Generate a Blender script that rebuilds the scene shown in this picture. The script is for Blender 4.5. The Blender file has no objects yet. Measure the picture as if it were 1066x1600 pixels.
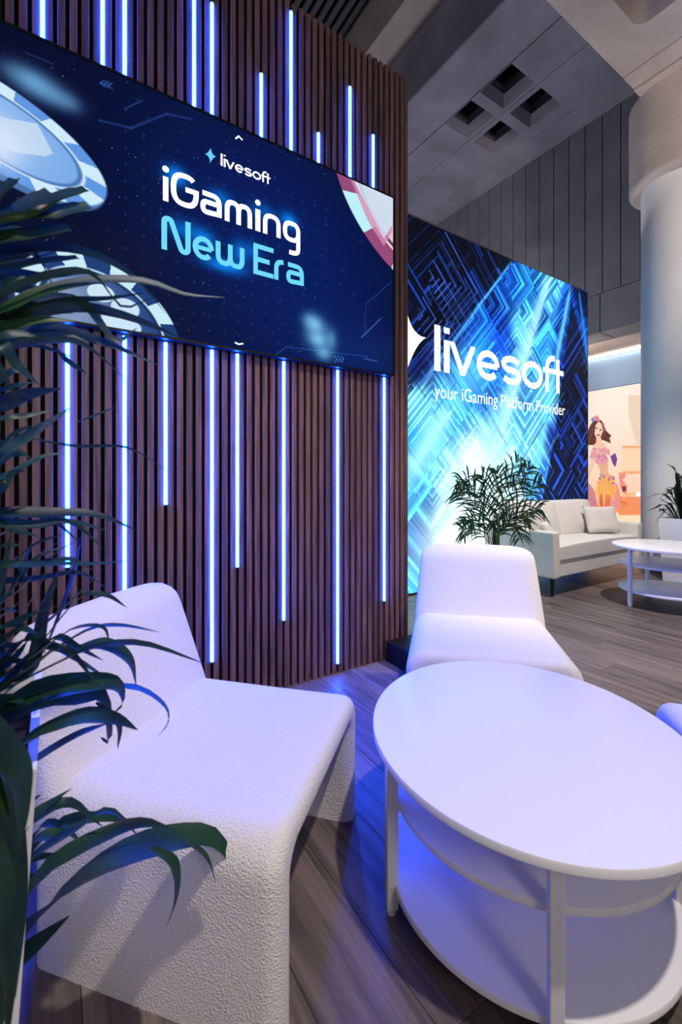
import bpy, bmesh, math, random
import numpy as np
from mathutils import Vector, Matrix

random.seed(7)
RNG = np.random.default_rng(11)
scene = bpy.context.scene
COL = scene.collection

# ------------------------------------------------------------------ camera
F, CX, HY, CH = 692.0, 533.0, 750.0, 1.05       # focal (px), optical centre, camera height (m)
FW = np.array([.5465, .8375]); RT = np.array([.8375, -.5465])
cam_d = bpy.data.cameras.new('camera')
cam = bpy.data.objects.new('camera', cam_d); COL.objects.link(cam)
cam.location = (0, 0, CH)
cam.rotation_euler = (math.pi / 2, 0, -math.atan2(FW[0], FW[1]))
cam_d.sensor_fit = 'HORIZONTAL'; cam_d.sensor_width = 24.0
cam_d.lens = 24.0 * F / 1066.0
cam_d.shift_y = -50.0 / 1066.0
cam_d.clip_start = .02; cam_d.clip_end = 100
cam_d.dof.use_dof = True; cam_d.dof.focus_distance = 2.4; cam_d.dof.aperture_fstop = 5.0
scene.camera = cam

# ------------------------------------------------------------------ world, lamps, exposure
vs = scene.view_settings
vs.view_transform = 'Standard'; vs.look = 'None'; vs.gamma = 1; vs.use_curve_mapping = False
vs.exposure = 0.0
w = bpy.data.worlds.new('hall'); scene.world = w; w.use_nodes = True
bg = w.node_tree.nodes['Background']
bg.inputs[0].default_value = (.90, .88, 1.0, 1); bg.inputs[1].default_value = .16

def spot(name, loc, target, power, color, angle=70, blend=.5, size=.06):
    l = bpy.data.lights.new(name, 'SPOT'); l.energy = power; l.color = color
    l.spot_size = math.radians(angle); l.spot_blend = blend; l.shadow_soft_size = size
    o = bpy.data.objects.new(name, l); COL.objects.link(o); o.location = loc
    o.rotation_euler = (Vector(target) - Vector(loc)).to_track_quat('-Z', 'Y').to_euler()
    return o
WARM = (1.0, .90, .82)
spot('ceiling_spotlight', (.7, -.85, 4.5), (1.0, .9, 0), 500, WARM, 62, .6, .05)
spot('ceiling_spotlight', (3.3, .7, 4.8), (3.9, 1.9, 0), 860, WARM, 66, .6, .06)
spot('ceiling_spotlight', (3.4, -1.8, 3.2), (6.1, 2.0, 4.2), 520, (1, .86, .74), 60, .9, .2)
spot('added_fill_spot', (4.7, 5.4, 1.6), (5.9, 4.3, 6.6), 240, (.82, .87, 1.0), 140, .8, .3)  # added fill, unseen behind the lightbox, brightens soffit and board wall
spot('added_fill_spot', (0.2, -2.8, 2.6), (.6, 2.0, 2.4), 170, (1, .93, .9), 100, .9, .5)  # added fill from behind the camera, lifts slat wall and chair sides
pl_ = bpy.data.lights.new('added_booth_fill', 'POINT'); pl_.energy = 11; pl_.color = (1, .80, .64); pl_.shadow_soft_size = .12  # added point fill, brightens the booth header and lintel underside
plo = bpy.data.objects.new('added_booth_fill', pl_); COL.objects.link(plo); plo.location = (7.35, 4.0, 2.75)

# ------------------------------------------------------------------ pixel -> place
def ray(x, y):
    d = FW + (x - CX) / F * RT
    return np.array([d[0], d[1], (HY - y) / F])
def on_y(x, y, Y):
    d = ray(x, y); t = Y / d[1]; return (d[0] * t, Y, CH + d[2] * t)
def on_x(x, y, X):
    d = ray(x, y); t = X / d[0]; return (X, d[1] * t, CH + d[2] * t)
def at_depth(x, y, t):
    d = ray(x, y) * t; return Vector((d[0], d[1], CH + d[2]))

# ------------------------------------------------------------------ materials
def lin(c):
    c = np.asarray(c, float) / 255.0
    return np.where(c <= .04045, c / 12.92, ((c + .055) / 1.055) ** 2.4)
def rgba(c): 
    l = lin(c); return (l[0], l[1], l[2], 1)
MATS = {}
def new_mat(name):
    m = bpy.data.materials.new(name); m.use_nodes = True
    nt = m.node_tree; b = nt.nodes['Principled BSDF']; MATS[name] = m
    return m, nt, b
def N(nt, t, **kw):
    n = nt.nodes.new(t)
    for k, v in kw.items():
        if k.startswith('i_'): n.inputs[k[2:].replace('_', ' ')].default_value = v
        else: setattr(n, k, v)
    return n
def plain(name, srgb, rough=.5, noise=0, scale=8, metallic=0, bump=0, bscale=60, spec=.5, stretch=None, coat=0):
    m, nt, b = new_mat(name)
    b.inputs['Base Color'].default_value = rgba(srgb); b.inputs['Roughness'].default_value = rough
    b.inputs['Metallic'].default_value = metallic; b.inputs['Specular IOR Level'].default_value = spec
    tc = N(nt, 'ShaderNodeTexCoord'); mp = N(nt, 'ShaderNodeMapping')
    nt.links.new(tc.outputs['Object'], mp.inputs[0])
    if stretch: mp.inputs['Scale'].default_value = stretch
    if noise:
        n = N(nt, 'ShaderNodeTexNoise', i_Scale=scale, i_Detail=6.0); nt.links.new(mp.outputs[0], n.inputs['Vector'])
        r = N(nt, 'ShaderNodeValToRGB'); l = lin(srgb)
        r.color_ramp.elements[0].position = .3; r.color_ramp.elements[1].position = .72
        r.color_ramp.elements[0].color = (*(l * (1 - noise)), 1); r.color_ramp.elements[1].color = (*np.minimum(l * (1 + noise), 1), 1)
        nt.links.new(n.outputs['Fac'], r.inputs[0]); nt.links.new(r.outputs[0], b.inputs['Base Color'])
    if bump:
        n2 = N(nt, 'ShaderNodeTexNoise', i_Scale=bscale, i_Detail=3.0); nt.links.new(mp.outputs[0], n2.inputs['Vector'])
        bp = N(nt, 'ShaderNodeBump', i_Strength=bump, i_Distance=.01); nt.links.new(n2.outputs['Fac'], bp.inputs['Height'])
        nt.links.new(bp.outputs[0], b.inputs['Normal'])
    return m
def wood(name, c_dark, c_light, axis_scale, rough=.5, rnd=.25, knots=False):
    m, nt, b = new_mat(name); L = nt.links
    tc = N(nt, 'ShaderNodeTexCoord'); oi = N(nt, 'ShaderNodeObjectInfo')
    add = N(nt, 'ShaderNodeVectorMath', operation='MULTIPLY_ADD')
    comb = N(nt, 'ShaderNodeCombineXYZ')
    mul = N(nt, 'ShaderNodeMath', operation='MULTIPLY', ); mul.inputs[1].default_value = 37.0
    L.new(oi.outputs['Random'], mul.inputs[0])
    for k in range(3): L.new(mul.outputs[0], comb.inputs[k])
    L.new(tc.outputs['Object'], add.inputs[0]); add.inputs[1].default_value = axis_scale; L.new(comb.outputs[0], add.inputs[2])
    n = N(nt, 'ShaderNodeTexNoise', i_Scale=1.0, i_Detail=8.0, i_Roughness=.62, i_Distortion=.6); L.new(add.outputs[0], n.inputs['Vector'])
    r = N(nt, 'ShaderNodeValToRGB'); e = r.color_ramp.elements
    e[0].position = .32; e[1].position = .68; e[0].color = rgba(c_dark); e[1].color = rgba(c_light)
    L.new(n.outputs['Fac'], r.inputs[0])
    hsv = N(nt, 'ShaderNodeHueSaturation'); mr = N(nt, 'ShaderNodeMapRange')
    mr.inputs['To Min'].default_value = 1 - rnd; mr.inputs['To Max'].default_value = 1 + rnd
    L.new(oi.outputs['Random'], mr.inputs['Value']); L.new(mr.outputs[0], hsv.inputs['Value'])
    L.new(r.outputs[0], hsv.inputs['Color']); out = hsv.outputs[0]
    if knots:
        v = N(nt, 'ShaderNodeTexNoise', i_Scale=2.6, i_Detail=2.0)
        mp = N(nt, 'ShaderNodeVectorMath', operation='MULTIPLY_ADD'); L.new(tc.outputs['Object'], mp.inputs[0])
        mp.inputs[1].default_value = (3.0, 1.1, 1); L.new(comb.outputs[0], mp.inputs[2]); L.new(mp.outputs[0], v.inputs['Vector'])
        r2 = N(nt, 'ShaderNodeValToRGB'); r2.color_ramp.elements[0].position = .26; r2.color_ramp.elements[1].position = .36
        r2.color_ramp.elements[0].color = (.35, .32, .3, 1); r2.color_ramp.elements[1].color = (1, 1, 1, 1)
        L.new(v.outputs['Fac'], r2.inputs[0])
        mx = N(nt, 'ShaderNodeMix', data_type='RGBA', blend_type='MULTIPLY'); mx.inputs[0].default_value = 1
        L.new(out, mx.inputs[6]); L.new(r2.outputs[0], mx.inputs[7]); out = mx.outputs[2]
    L.new(out, b.inputs['Base Color']); b.inputs['Roughness'].default_value = rough
    bp = N(nt, 'ShaderNodeBump', i_Strength=.25, i_Distance=.002); L.new(n.outputs['Fac'], bp.inputs['Height']); L.new(bp.outputs[0], b.inputs['Normal'])
    return m
def emit(name, color, strength):
    m, nt, b = new_mat(name)
    b.inputs['Base Color'].default_value = (0, 0, 0, 1); b.inputs['Specular IOR Level'].default_value = .2
    b.inputs['Emission Color'].default_value = (*color, 1); b.inputs['Emission Strength'].default_value = strength
    return m
def emit_attr(name, strength, rough=.25):
    m, nt, b = new_mat(name)
    a = N(nt, 'ShaderNodeVertexColor'); a.layer_name = 'Picture'
    nt.links.new(a.outputs['Color'], b.inputs['Emission Color']); b.inputs['Emission Strength'].default_value = strength
    b.inputs['Base Color'].default_value = (.003, .003, .004, 1); b.inputs['Roughness'].default_value = rough; b.inputs['Specular IOR Level'].default_value = .12
    return m

wood('walnut_slat', (66, 45, 42), (132, 96, 90), (70, 70, 3.0), .55, .22)
wood('grey_oak', (64, 55, 53), (128, 113, 107), (34, 1.6, 10), .42, .22, True)
plain('black_felt', (10, 10, 13), .95, spec=.1)
plain('black_plastic', (12, 12, 14), .5, spec=.25)
plain('dark_subfloor', (22, 19, 18), .9)
plain('white_lacquer', (236, 234, 236), .3, spec=.5)
plain('white_planter', (236, 236, 240), .32)
plain('sofa_linen', (222, 217, 212), .9, .04, 30, bump=.25, bscale=320, spec=.2)
plain('soil', (30, 24, 20), .95, .4, 30, bump=.6)
plain('concrete_beige', (196, 182, 174), .88, .16, 2.2, bump=.25, bscale=30, spec=.2)
plain('concrete_grey', (152, 149, 164), .9, .18, 1.8, bump=.25, bscale=30, spec=.2)
plain('concrete_dark', (128, 129, 138), .9, .14, 2.0, bump=.3, bscale=24, spec=.2)
plain('void_black', (14, 14, 18), .95, spec=.1)
plain('deck_metal', (92, 90, 98), .5, .1, 5, metallic=.3)
plain('column_paint', (240, 236, 232), .6, .05, 3)
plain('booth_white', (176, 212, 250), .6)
plain('alu', (150, 152, 158), .35, metallic=.9)
plain('black_wood', (16, 14, 14), .4)
plain('cane', (92, 96, 60), .6, .2, 20)
emit('led_blue', (.0058, .066, 1.0), 170.0)
emit('white_strip', (1.0, .84, .70), 7.0)
emit('letter_white', (1, 1, 1), 1.25)
emit('letter_cyan', tuple(lin((110, 220, 250))), 1.0)
emit('letter_logo_blue', tuple(lin((110, 205, 245))), 1.0)
emit_attr('display_picture', 1.0, .2)
emit_attr('lightbox_picture', 1.3, .5)
emit_attr('poster_picture', 1.0, .6)

def boucle():
    m, nt, b = new_mat('boucle'); L = nt.links
    b.inputs['Roughness'].default_value = .95; b.inputs['Specular IOR Level'].default_value = .15
    b.inputs['Sheen Weight'].default_value = .15
    tc = N(nt, 'ShaderNodeTexCoord')
    v = N(nt, 'ShaderNodeTexVoronoi', i_Scale=260.0); n = N(nt, 'ShaderNodeTexNoise', i_Scale=190.0, i_Detail=4.0)
    L.new(tc.outputs['Object'], v.inputs['Vector']); L.new(tc.outputs['Object'], n.inputs['Vector'])
    mx = N(nt, 'ShaderNodeMath', operation='ADD'); L.new(v.outputs['Distance'], mx.inputs[0]); L.new(n.outputs['Fac'], mx.inputs[1])
    bp = N(nt, 'ShaderNodeBump', i_Strength=.55, i_Distance=.004); L.new(mx.outputs[0], bp.inputs['Height']); L.new(bp.outputs[0], b.inputs['Normal'])
    b.inputs['Base Color'].default_value = rgba((232, 227, 224))
    return m
boucle()
def leafmat(name, c1, c2, rough=.36):
    m, nt, b = new_mat(name); L = nt.links
    tc = N(nt, 'ShaderNodeTexCoord'); n = N(nt, 'ShaderNodeTexNoise', i_Scale=9.0, i_Detail=3.0); L.new(tc.outputs['Object'], n.inputs['Vector'])
    r = N(nt, 'ShaderNodeValToRGB'); r.color_ramp.elements[0].color = rgba(c1); r.color_ramp.elements[1].color = rgba(c2)
    r.color_ramp.elements[0].position = .35; r.color_ramp.elements[1].position = .65
    L.new(n.outputs['Fac'], r.inputs[0]); L.new(r.outputs[0], b.inputs['Base Color']); b.inputs['Roughness'].default_value = rough
    b.inputs['Specular IOR Level'].default_value = .32
    tr = N(nt, 'ShaderNodeBsdfTranslucent'); tr.inputs[0].default_value = (.035, .10, .085, 1); mxs = N(nt, 'ShaderNodeMixShader'); mxs.inputs[0].default_value = .3
    out = nt.nodes['Material Output']; L.new(b.outputs[0], mxs.inputs[1]); L.new(tr.outputs[0], mxs.inputs[2]); L.new(mxs.outputs[0], out.inputs['Surface'])
    return m
leafmat('leaf_strap', (8, 26, 12), (34, 68, 28), .42); leafmat('leaf_palm', (20, 48, 34), (50, 86, 54)); leafmat('leaf_dark', (14, 22, 18), (34, 46, 32))

# ------------------------------------------------------------------ object helpers
def link(o, parent=None):
    COL.objects.link(o)
    if parent is not None: o.parent = parent
    return o
def mesh_obj(name, verts, faces, m, parent=None, smooth=False):
    me = bpy.data.meshes.new(name); me.from_pydata([tuple(v) for v in verts], [], faces); me.update()
    me.materials.append(MATS[m])
    if smooth: me.polygons.foreach_set('use_smooth', [True] * len(me.polygons))
    return link(bpy.data.objects.new(name, me), parent)
def bm_obj(name, bm, m, parent=None, smooth=False):
    me = bpy.data.meshes.new(name); bmesh.ops.recalc_face_normals(bm, faces=bm.faces); bm.to_mesh(me); bm.free()
    me.materials.append(MATS[m])
    if smooth: me.polygons.foreach_set('use_smooth', [True] * len(me.polygons))
    return link(bpy.data.objects.new(name, me), parent)
def tag(o, label, cat, group=None):
    o['label'] = label; o['category'] = cat
    if group: o['group'] = group
    return o
def struct(o): o['kind'] = 'structure'; return o
def empty(name, loc, rz=0):
    o = bpy.data.objects.new(name, None); o.location = loc; o.rotation_euler = (0, 0, rz); o.empty_display_size = .1
    return link(o)
def add_box(bm, x0, x1, y0, y1, z0, z1, bevel=0, seg=2):
    r = bmesh.ops.create_cube(bm, size=1)['verts']
    for v in r:
        v.co.x = x0 if v.co.x < 0 else x1; v.co.y = y0 if v.co.y < 0 else y1; v.co.z = z0 if v.co.z < 0 else z1
    if bevel:
        es = {e for v in r for e in v.link_edges}
        bmesh.ops.bevel(bm, geom=list(es), offset=bevel, segments=seg, affect='EDGES', profile=.5)
def box(name, x0, x1, y0, y1, z0, z1, m, parent=None, bevel=0, seg=2, smooth=False):
    bm = bmesh.new(); add_box(bm, x0, x1, y0, y1, z0, z1, bevel, seg); return bm_obj(name, bm, m, parent, smooth)
def add_cyl(bm, x, y, z0, z1, r0, r1=None, n=48):
    r1 = r0 if r1 is None else r1
    a = [bm.verts.new((x + r0 * math.cos(2 * math.pi * k / n), y + r0 * math.sin(2 * math.pi * k / n), z0)) for k in range(n)]
    b = [bm.verts.new((x + r1 * math.cos(2 * math.pi * k / n), y + r1 * math.sin(2 * math.pi * k / n), z1)) for k in range(n)]
    for k in range(n): bm.faces.new((a[k], a[(k + 1) % n], b[(k + 1) % n], b[k]))
    bm.faces.new(a[::-1]); bm.faces.new(b)
def shade_auto(o, ang=40):
    me = o.data; me.polygons.foreach_set('use_smooth', [True] * len(me.polygons))
    try: me.set_sharp_from_angle(angle=math.radians(ang))
    except Exception: pass
def bevel_mod(o, w, seg=4, ang=40):
    md = o.modifiers.new('bevel', 'BEVEL'); md.width = w; md.segments = seg; md.limit_method = 'ANGLE'; md.angle_limit = math.radians(ang)
    return o
def prism(name, poly, z0, z1, m, parent=None):
    n = len(poly); v = [(x, y, z0) for x, y in poly] + [(x, y, z1) for x, y in poly]
    f = [tuple(range(n))[::-1], tuple(range(n, 2 * n))] + [(k, (k + 1) % n, n + (k + 1) % n, n + k) for k in range(n)]
    bm = bmesh.new(); vv = [bm.verts.new(p) for p in v]
    for q in f: bm.faces.new([vv[i] for i in q])
    return bm_obj(name, bm, m, parent)

# ------------------------------------------------------------------ the setting: floor
YW, YL, XWE = 2.025, 3.023, 1.803       # slat face, lightbox face, free end of the slat wall
fl = struct(box('floor', -3.2, 9.6, -3.2, 7.2, -.08, -.012, 'dark_subfloor'))
PW, PL = .19, 1.36
bm = bmesh.new(); add_box(bm, 0, PW - .0013, 0, PL - .0013, -.012, 0, .0007, 1); plank0 = bm_obj('plank', bm, 'grey_oak', fl)
first = True; count = 0
rr = random.Random(3)
for i in range(-6, 45):
    x = i * PW + .05; off = rr.random() * PL
    y_lo = -.45 if x < 2.6 else (.2 + max(0, x - 4) * .12); y_hi = 2.10 if x < 1.75 else (3.12 if x < 5.8 else 4.6)
    y = y_lo - off
    while y < y_hi:
        if y + PL > y_lo + .02 and count < 300:
            o = plank0 if first else link(plank0.copy(), fl); first = False
            o.location = (x, y, 0); count += 1
        y += PL

# slat wall
wl = struct(box('wall_left', -1.45, XWE - .004, YW + .021, YW + .12, 0, 3.47, 'black_felt'))
bm = bmesh.new(); add_box(bm, 0, .0262, 0, .021, 0, 3.481, .0015, 1); slat0 = bm_obj('slat', bm, 'walnut_slat', wl)
PITCH = .0403; G0 = -.111                # gap centres at G0 + k*PITCH
k = 0; first = True
for k in range(-32, 48):
    x = G0 + k * PITCH + (PITCH - .0262) / 2 + .0262 / 2 - .0131
    x0 = G0 + k * PITCH + .00705
    if x0 + .0262 > XWE + .003: break
    o = slat0 if first else link(slat0.copy(), wl); first = False
    o.location = (x0, YW, 0); LASTX = x0 + .0262
box('end_trim', LASTX + .006, LASTX + .030, YW, YW + .12, 0, 3.481, 'walnut_slat', wl, .0015, 1)

# right-hand hall wall: concrete boards, lintel, booth beyond
XR, XB = 7.0, 8.3
wr = struct(box('wall_right', XR + .03, XR + .35, 2.0, 8.6, 3.9, 6.62, 'concrete_dark'))
y = 3.203 - .26 * 3
while y < 7.9:
    box('concrete_board', XR, XR + .032, y + .006, y + .254, 3.905, 6.60, 'concrete_dark', wr, .004, 1); y += .26
for a, b in ((1.6, 3.495), (3.505, 5.2), (5.21, 7.5)):
    box('lintel_block', XR + .005, XR + .50, a, b, 3.30, 3.897, 'concrete_dark', wr, .006, 1)
struct(box('ceiling_booth', XR + .5, XB + .3, 1.6, 7.5, 3.30, 3.42, 'concrete_beige'))
wb = struct(box('wall_booth', XB + .02, XB + .12, 1.6, 7.5, 0, 3.29, 'booth_white'))
box('header_panel', XB - .02, XB + .02, 1.7, 7.0, 2.69, 3.235, 'booth_white', wb)

# ceiling: coffered soffit, stepped beam, ribbed deck, cross beam
ZS = 6.6
so = struct(box('ceiling', 5.13, 7.3, 2.2, 8.8, ZS + .75, ZS + .9, 'void_black'))  # near-black colour of this cap stands in for shade deep in the coffers
XSB = [4.39, 5.12, 5.65, 5.705, 5.715, 5.80, 6.31, 6.555, 6.565, 7.03]
YSB = [2.2, 3.70, 4.22, 4.38, 4.90, 8.8]
def cellbox(xa, xb, ya, yb): box('soffit_slab', xa, xb, ya, yb, ZS, 7.49 if xa < 4.5 else ZS + .35, 'concrete_grey', so, .03 if xa < 4.5 else .004, 3 if xa < 4.5 else 1)
for xa, xb in ((4.39, 5.12), (5.12, 5.705), (5.715, 6.555), (6.565, 7.03)):
    if xa in (5.12, 5.715):
        oa, ob = (5.13, 5.65) if xa == 5.12 else (5.80, 6.31)
        bm = bmesh.new()
        for ya, yb in ((2.2, 3.70), (4.22, 4.38), (4.90, 8.8)): add_box(bm, xa, xb, ya, yb, ZS, ZS + .35)
        for ya, yb in ((3.70, 4.22), (4.38, 4.90)):
            add_box(bm, xa, oa, ya, yb, ZS, ZS + .35); add_box(bm, ob, xb, ya, yb, ZS, ZS + .35)
            # sloping cheeks of the coffer
            t = .06
            q = [(oa, ya), (ob, ya), (ob, yb), (oa, yb)]; p = [(oa + t, ya + t), (ob - t, ya + t), (ob - t, yb - t), (oa + t, yb - t)]
            lo = [bm.verts.new((*c, ZS)) for c in q]; hi = [bm.verts.new((*c, ZS + .15)) for c in p]
            for j in range(4): bm.faces.new((lo[j], lo[(j + 1) % 4], hi[(j + 1) % 4], hi[j]))
        me = bpy.data.meshes.new('soffit_slab'); bm.to_mesh(me); bm.free(); me.materials.append(MATS['concrete_grey'])
        link(bpy.data.objects.new('soffit_slab', me), so)
    else: cellbox(xa, xb, 2.2, 8.8)
box('beam', 3.97, 4.46, -1, 9.5, 7.492, 8.5, 'concrete_beige', so, .01, 1)
dk = struct(box('ceiling_deck', -3, 3.97, -2, 12, 8.24, 8.34, 'void_black'))
for j in range(22):
    x = 1.0 + j * .135
    box('deck_rib', x, x + .085, 0, 12, 8.16, 8.24, 'deck_metal', dk, .01, 1)
bm = bmesh.new(); add_cyl(bm, 0, 0, 0, 12, .06, n=16); pipe = bm_obj('pipe', bm, 'deck_metal', dk); pipe.rotation_euler = (-math.pi / 2, 0, 0); pipe.location = (2.72, 0, 8.05); shade_auto(pipe)

# cross beams over the column
ZB = 5.5
bm_root = struct(box('trim_1', 5.54, 7.6, -3, 2.395, ZB - .03, 6.6, 'concrete_beige'))
arc = [(4.85 - .13 + .13 * math.cos(a), 1.93 + .13 * math.sin(a)) for a in np.linspace(0, math.pi / 2, 7)]
prism('cross_beam', [(1.9, 2.4), (5.29, 2.4), (5.29, -3), (4.85, -3)] + arc + [(1.9, 2.06)], ZB, 6.6, 'concrete_beige', bm_root)
box('beam_strip', 5.30, 5.53, -3, 2.4, ZB - .012, 6.6, 'concrete_beige', bm_root, .006, 1)
# column
CXY = (6.15, 2.15)
bm = bmesh.new(); add_cyl(bm, *CXY, 0, 4.6, .40, n=72); colm = struct(bm_obj('trim_2', bm, 'column_paint')); shade_auto(colm)
bm = bmesh.new(); add_cyl(bm, *CXY, 4.47, 5.52, .52, n=72); capi = bm_obj('capital', bm, 'concrete_beige', colm); bevel_mod(capi, .05, 4); shade_auto(capi, 60)
bm = bmesh.new(); add_cyl(bm, *CXY, 0, .09, .412, n=72); pl = bm_obj('plinth_band', bm, 'concrete_grey', colm); shade_auto(pl)

# ------------------------------------------------------------------ LED strips
def gap_x(x): return G0 + round((x - G0) / PITCH) * PITCH
TVY = 1.985
TX0, TX1, TZ0, TZ1 = -.232, 1.664, 1.652, 2.692
def zpx(x, y): return on_y(x, y, YW)[2]
ORD = ['first', 'second', 'third', 'fourth', 'fifth', 'sixth', 'seventh', 'eighth', 'ninth', 'tenth', 'eleventh', 'twelfth']
upper = [(583, 210), (547, 135), (498, 207), (456, 18), (410, 115), (333, 5), (305, None), (196, None), (161, None), (67, None)]
lower = [(599, 940), (528, 1040), (445, 970), (374, 887), (332, 1035), (261, 790), (196, 985), (105, 888)]
def led(px, za, zb, label):
    x = gap_x(on_y(px, 750, YW)[0])
    e = tag(empty('led_strip', (x, YW, za)), label, 'light strip', 'blue LED strips in the slat wall')
    h = zb - za
    box('channel', -.0068, .0068, .004, .0205, 0, h, 'alu', e)
    bm = bmesh.new()
    prof = [(-.0064, .0035)] + [(-.0064 * math.cos(a), -.0018 - .0048 * math.sin(a)) for a in np.linspace(0, math.pi, 7)] + [(.0064, .0035)]
    lo = [bm.verts.new((p[0], p[1], .004)) for p in prof]; hi = [bm.verts.new((p[0], p[1], h - .004)) for p in prof]
    n = len(prof)
    for j in range(n): bm.faces.new((lo[j], lo[(j + 1) % n], hi[(j + 1) % n], hi[j]))
    bm.faces.new(lo[::-1]); bm.faces.new(hi)
    bm_obj('diffuser', bm, 'led_blue', e)
    for z in (0, h - .004): box('end_cap', -.0066, .0066, -.0062, .0036, z, z + .004, 'black_plastic', e)
for j, (px, y) in enumerate(upper):
    led(px, TZ1 + .002, 3.44 if y is None else zpx(px, y), f"blue LED strip above the screen, {ORD[j]} from the slat wall's free end")
for j, (px, y) in enumerate(lower):
    led(px, max(.05, zpx(px, y)), TZ0 - .002, f"blue LED strip below the screen, {ORD[j]} from the slat wall's free end")

# ------------------------------------------------------------------ painting helpers (flat pictures of the two screens and the print)
class Canvas:
    def __init__(s, u0, u1, v0, v1, nu, nv):
        s.u = np.linspace(u0, u1, nu); s.v = np.linspace(v0, v1, nv); s.U, s.V = np.meshgrid(s.u, s.v); s.nu, s.nv = nu, nv
        s.C = np.zeros((nv, nu, 3)); s.px = (u1 - u0) / (nu - 1)
    def fill(s, c): s.C[:] = c
    def mix(s, a, c): a = np.clip(a, 0, 1)[..., None]; s.C = s.C * (1 - a) + np.asarray(c) / 1.0 * a
    def add(s, a, c): s.C += np.asarray(a)[..., None] * np.asarray(c)
    def gauss(s, u, v, su, sv, ang=0):
        ca, sa = math.cos(ang), math.sin(ang); x = (s.U - u) * ca + (s.V - v) * sa; y = -(s.U - u) * sa + (s.V - v) * ca
        return np.exp(-.5 * ((x / su) ** 2 + (y / sv) ** 2))
    def seg(s, p, q):
        p = np.array(p); q = np.array(q); d = q - p; L = d @ d + 1e-12
        t = np.clip(((s.U - p[0]) * d[0] + (s.V - p[1]) * d[1]) / L, 0, 1)
        return np.hypot(s.U - p[0] - t * d[0], s.V - p[1] - t * d[1]), t
    def line(s, p, q, w, c, a=1, soft=None):
        # local window for speed
        soft = soft or s.px; m = w + soft * 3
        iu = slice(max(0, np.searchsorted(s.u, min(p[0], q[0]) - m)), np.searchsorted(s.u, max(p[0], q[0]) + m))
        iv = slice(max(0, np.searchsorted(s.v, min(p[1], q[1]) - m)), np.searchsorted(s.v, max(p[1], q[1]) + m))
        U, V = s.U[iv, iu], s.V[iv, iu]
        if U.size == 0: return
        p = np.array(p); q = np.array(q); d = q - p; L = d @ d + 1e-12
        t = np.clip(((U - p[0]) * d[0] + (V - p[1]) * d[1]) / L, 0, 1)
        D = np.hypot(U - p[0] - t * d[0], V - p[1] - t * d[1])
        k = (np.clip((w / 2 + soft - D) / soft, 0, 1) * a)[..., None]
        s.C[iv, iu] = s.C[iv, iu] * (1 - k) + np.asarray(c) * k
    def poly(s, pts, c, a=1):
        ins = np.zeros(s.U.shape, bool); n = len(pts)
        for j in range(n):
            x1, y1 = pts[j]; x2, y2 = pts[(j + 1) % n]
            if y1 == y2: continue
            cond = ((s.V >= min(y1, y2)) & (s.V < max(y1, y2)))
            ins ^= cond & (s.U < (s.V - y1) / (y2 - y1) * (x2 - x1) + x1)
        s.mix(ins * float(a), c); return ins
    def build(s, name, place, m, parent):
        """place(U,V)->(x,y,z) arrays"""
        x, y, z = place(s.U.ravel(), s.V.ravel()); nv = s.nu * s.nv
        me = bpy.data.meshes.new(name); me.vertices.add(nv)
        me.vertices.foreach_set('co', np.stack([x, y, z], 1).astype(np.float32).ravel())
        i = np.arange(s.nv - 1)[:, None] * s.nu + np.arange(s.nu - 1)[None, :]
        q = np.stack([i, i + 1, i + 1 + s.nu, i + s.nu], -1).reshape(-1, 4)
        nf = len(q); me.loops.add(nf * 4); me.polygons.add(nf)
        me.loops.foreach_set('vertex_index', q.ravel().astype(np.int32))
        me.polygons.foreach_set('loop_start', (np.arange(nf) * 4).astype(np.int32))
        me.update(calc_edges=True)
        at = me.color_attributes.new('Picture', 'FLOAT_COLOR', 'POINT')
        at.data.foreach_set('color', np.concatenate([lin(np.clip(s.C, 0, 255)).reshape(-1, 3), np.ones((nv, 1))], 1).astype(np.float32).ravel())
        me.materials.append(MATS[m]); return link(bpy.data.objects.new(name, me), parent)

def vnoise(x, seed):
    r = np.random.default_rng(seed).random(4096); i = np.floor(x).astype(int); f = x - i
    return r[i % 4096] * (1 - f) + r[(i + 1) % 4096] * f
def hnoise(i, j, seed):
    r = np.random.default_rng(seed).random(65536); return r[(i * 7919 + j * 104729 + 12345) % 65536]

# ------------------------------------------------------------------ stroke lettering
def ribbon(bm, pts, wdt, yoff, closed=False):
    P = []
    for p in pts:
        q = Vector((p[0], p[1]))
        if not P or (q - P[-1]).length > wdt * .04: P.append(q)
    n = len(P); A, B = [], []
    for j in range(n):
        a = P[j - 1] if (j > 0 or closed) else None; c = P[(j + 1) % n] if (j < n - 1 or closed) else None
        d1 = (P[j] - a).normalized() if a is not None else None; d2 = (c - P[j]).normalized() if c is not None else None
        if d1 is None: d1 = d2
        if d2 is None: d2 = d1
        n1 = Vector((-d1.y, d1.x)); n2 = Vector((-d2.y, d2.x)); m = n1 + n2
        m = m.normalized() if m.length > 1e-6 else n1
        k = wdt / 2 / max(.45, m.dot(n1))
        A.append(bm.verts.new((P[j].x + m.x * k, yoff, P[j].y + m.y * k))); B.append(bm.verts.new((P[j].x - m.x * k, yoff, P[j].y - m.y * k)))
    for j in range(n if closed else n - 1):
        q = (j + 1) % n; bm.faces.new((A[j], B[j], B[q], A[q]))
def arcp(cx, cz, rx, rz, a0, a1, n=14):
    return [(cx + rx * math.cos(math.radians(a)), cz + rz * math.sin(math.radians(a))) for a in np.linspace(a0, a1, n)]
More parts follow.
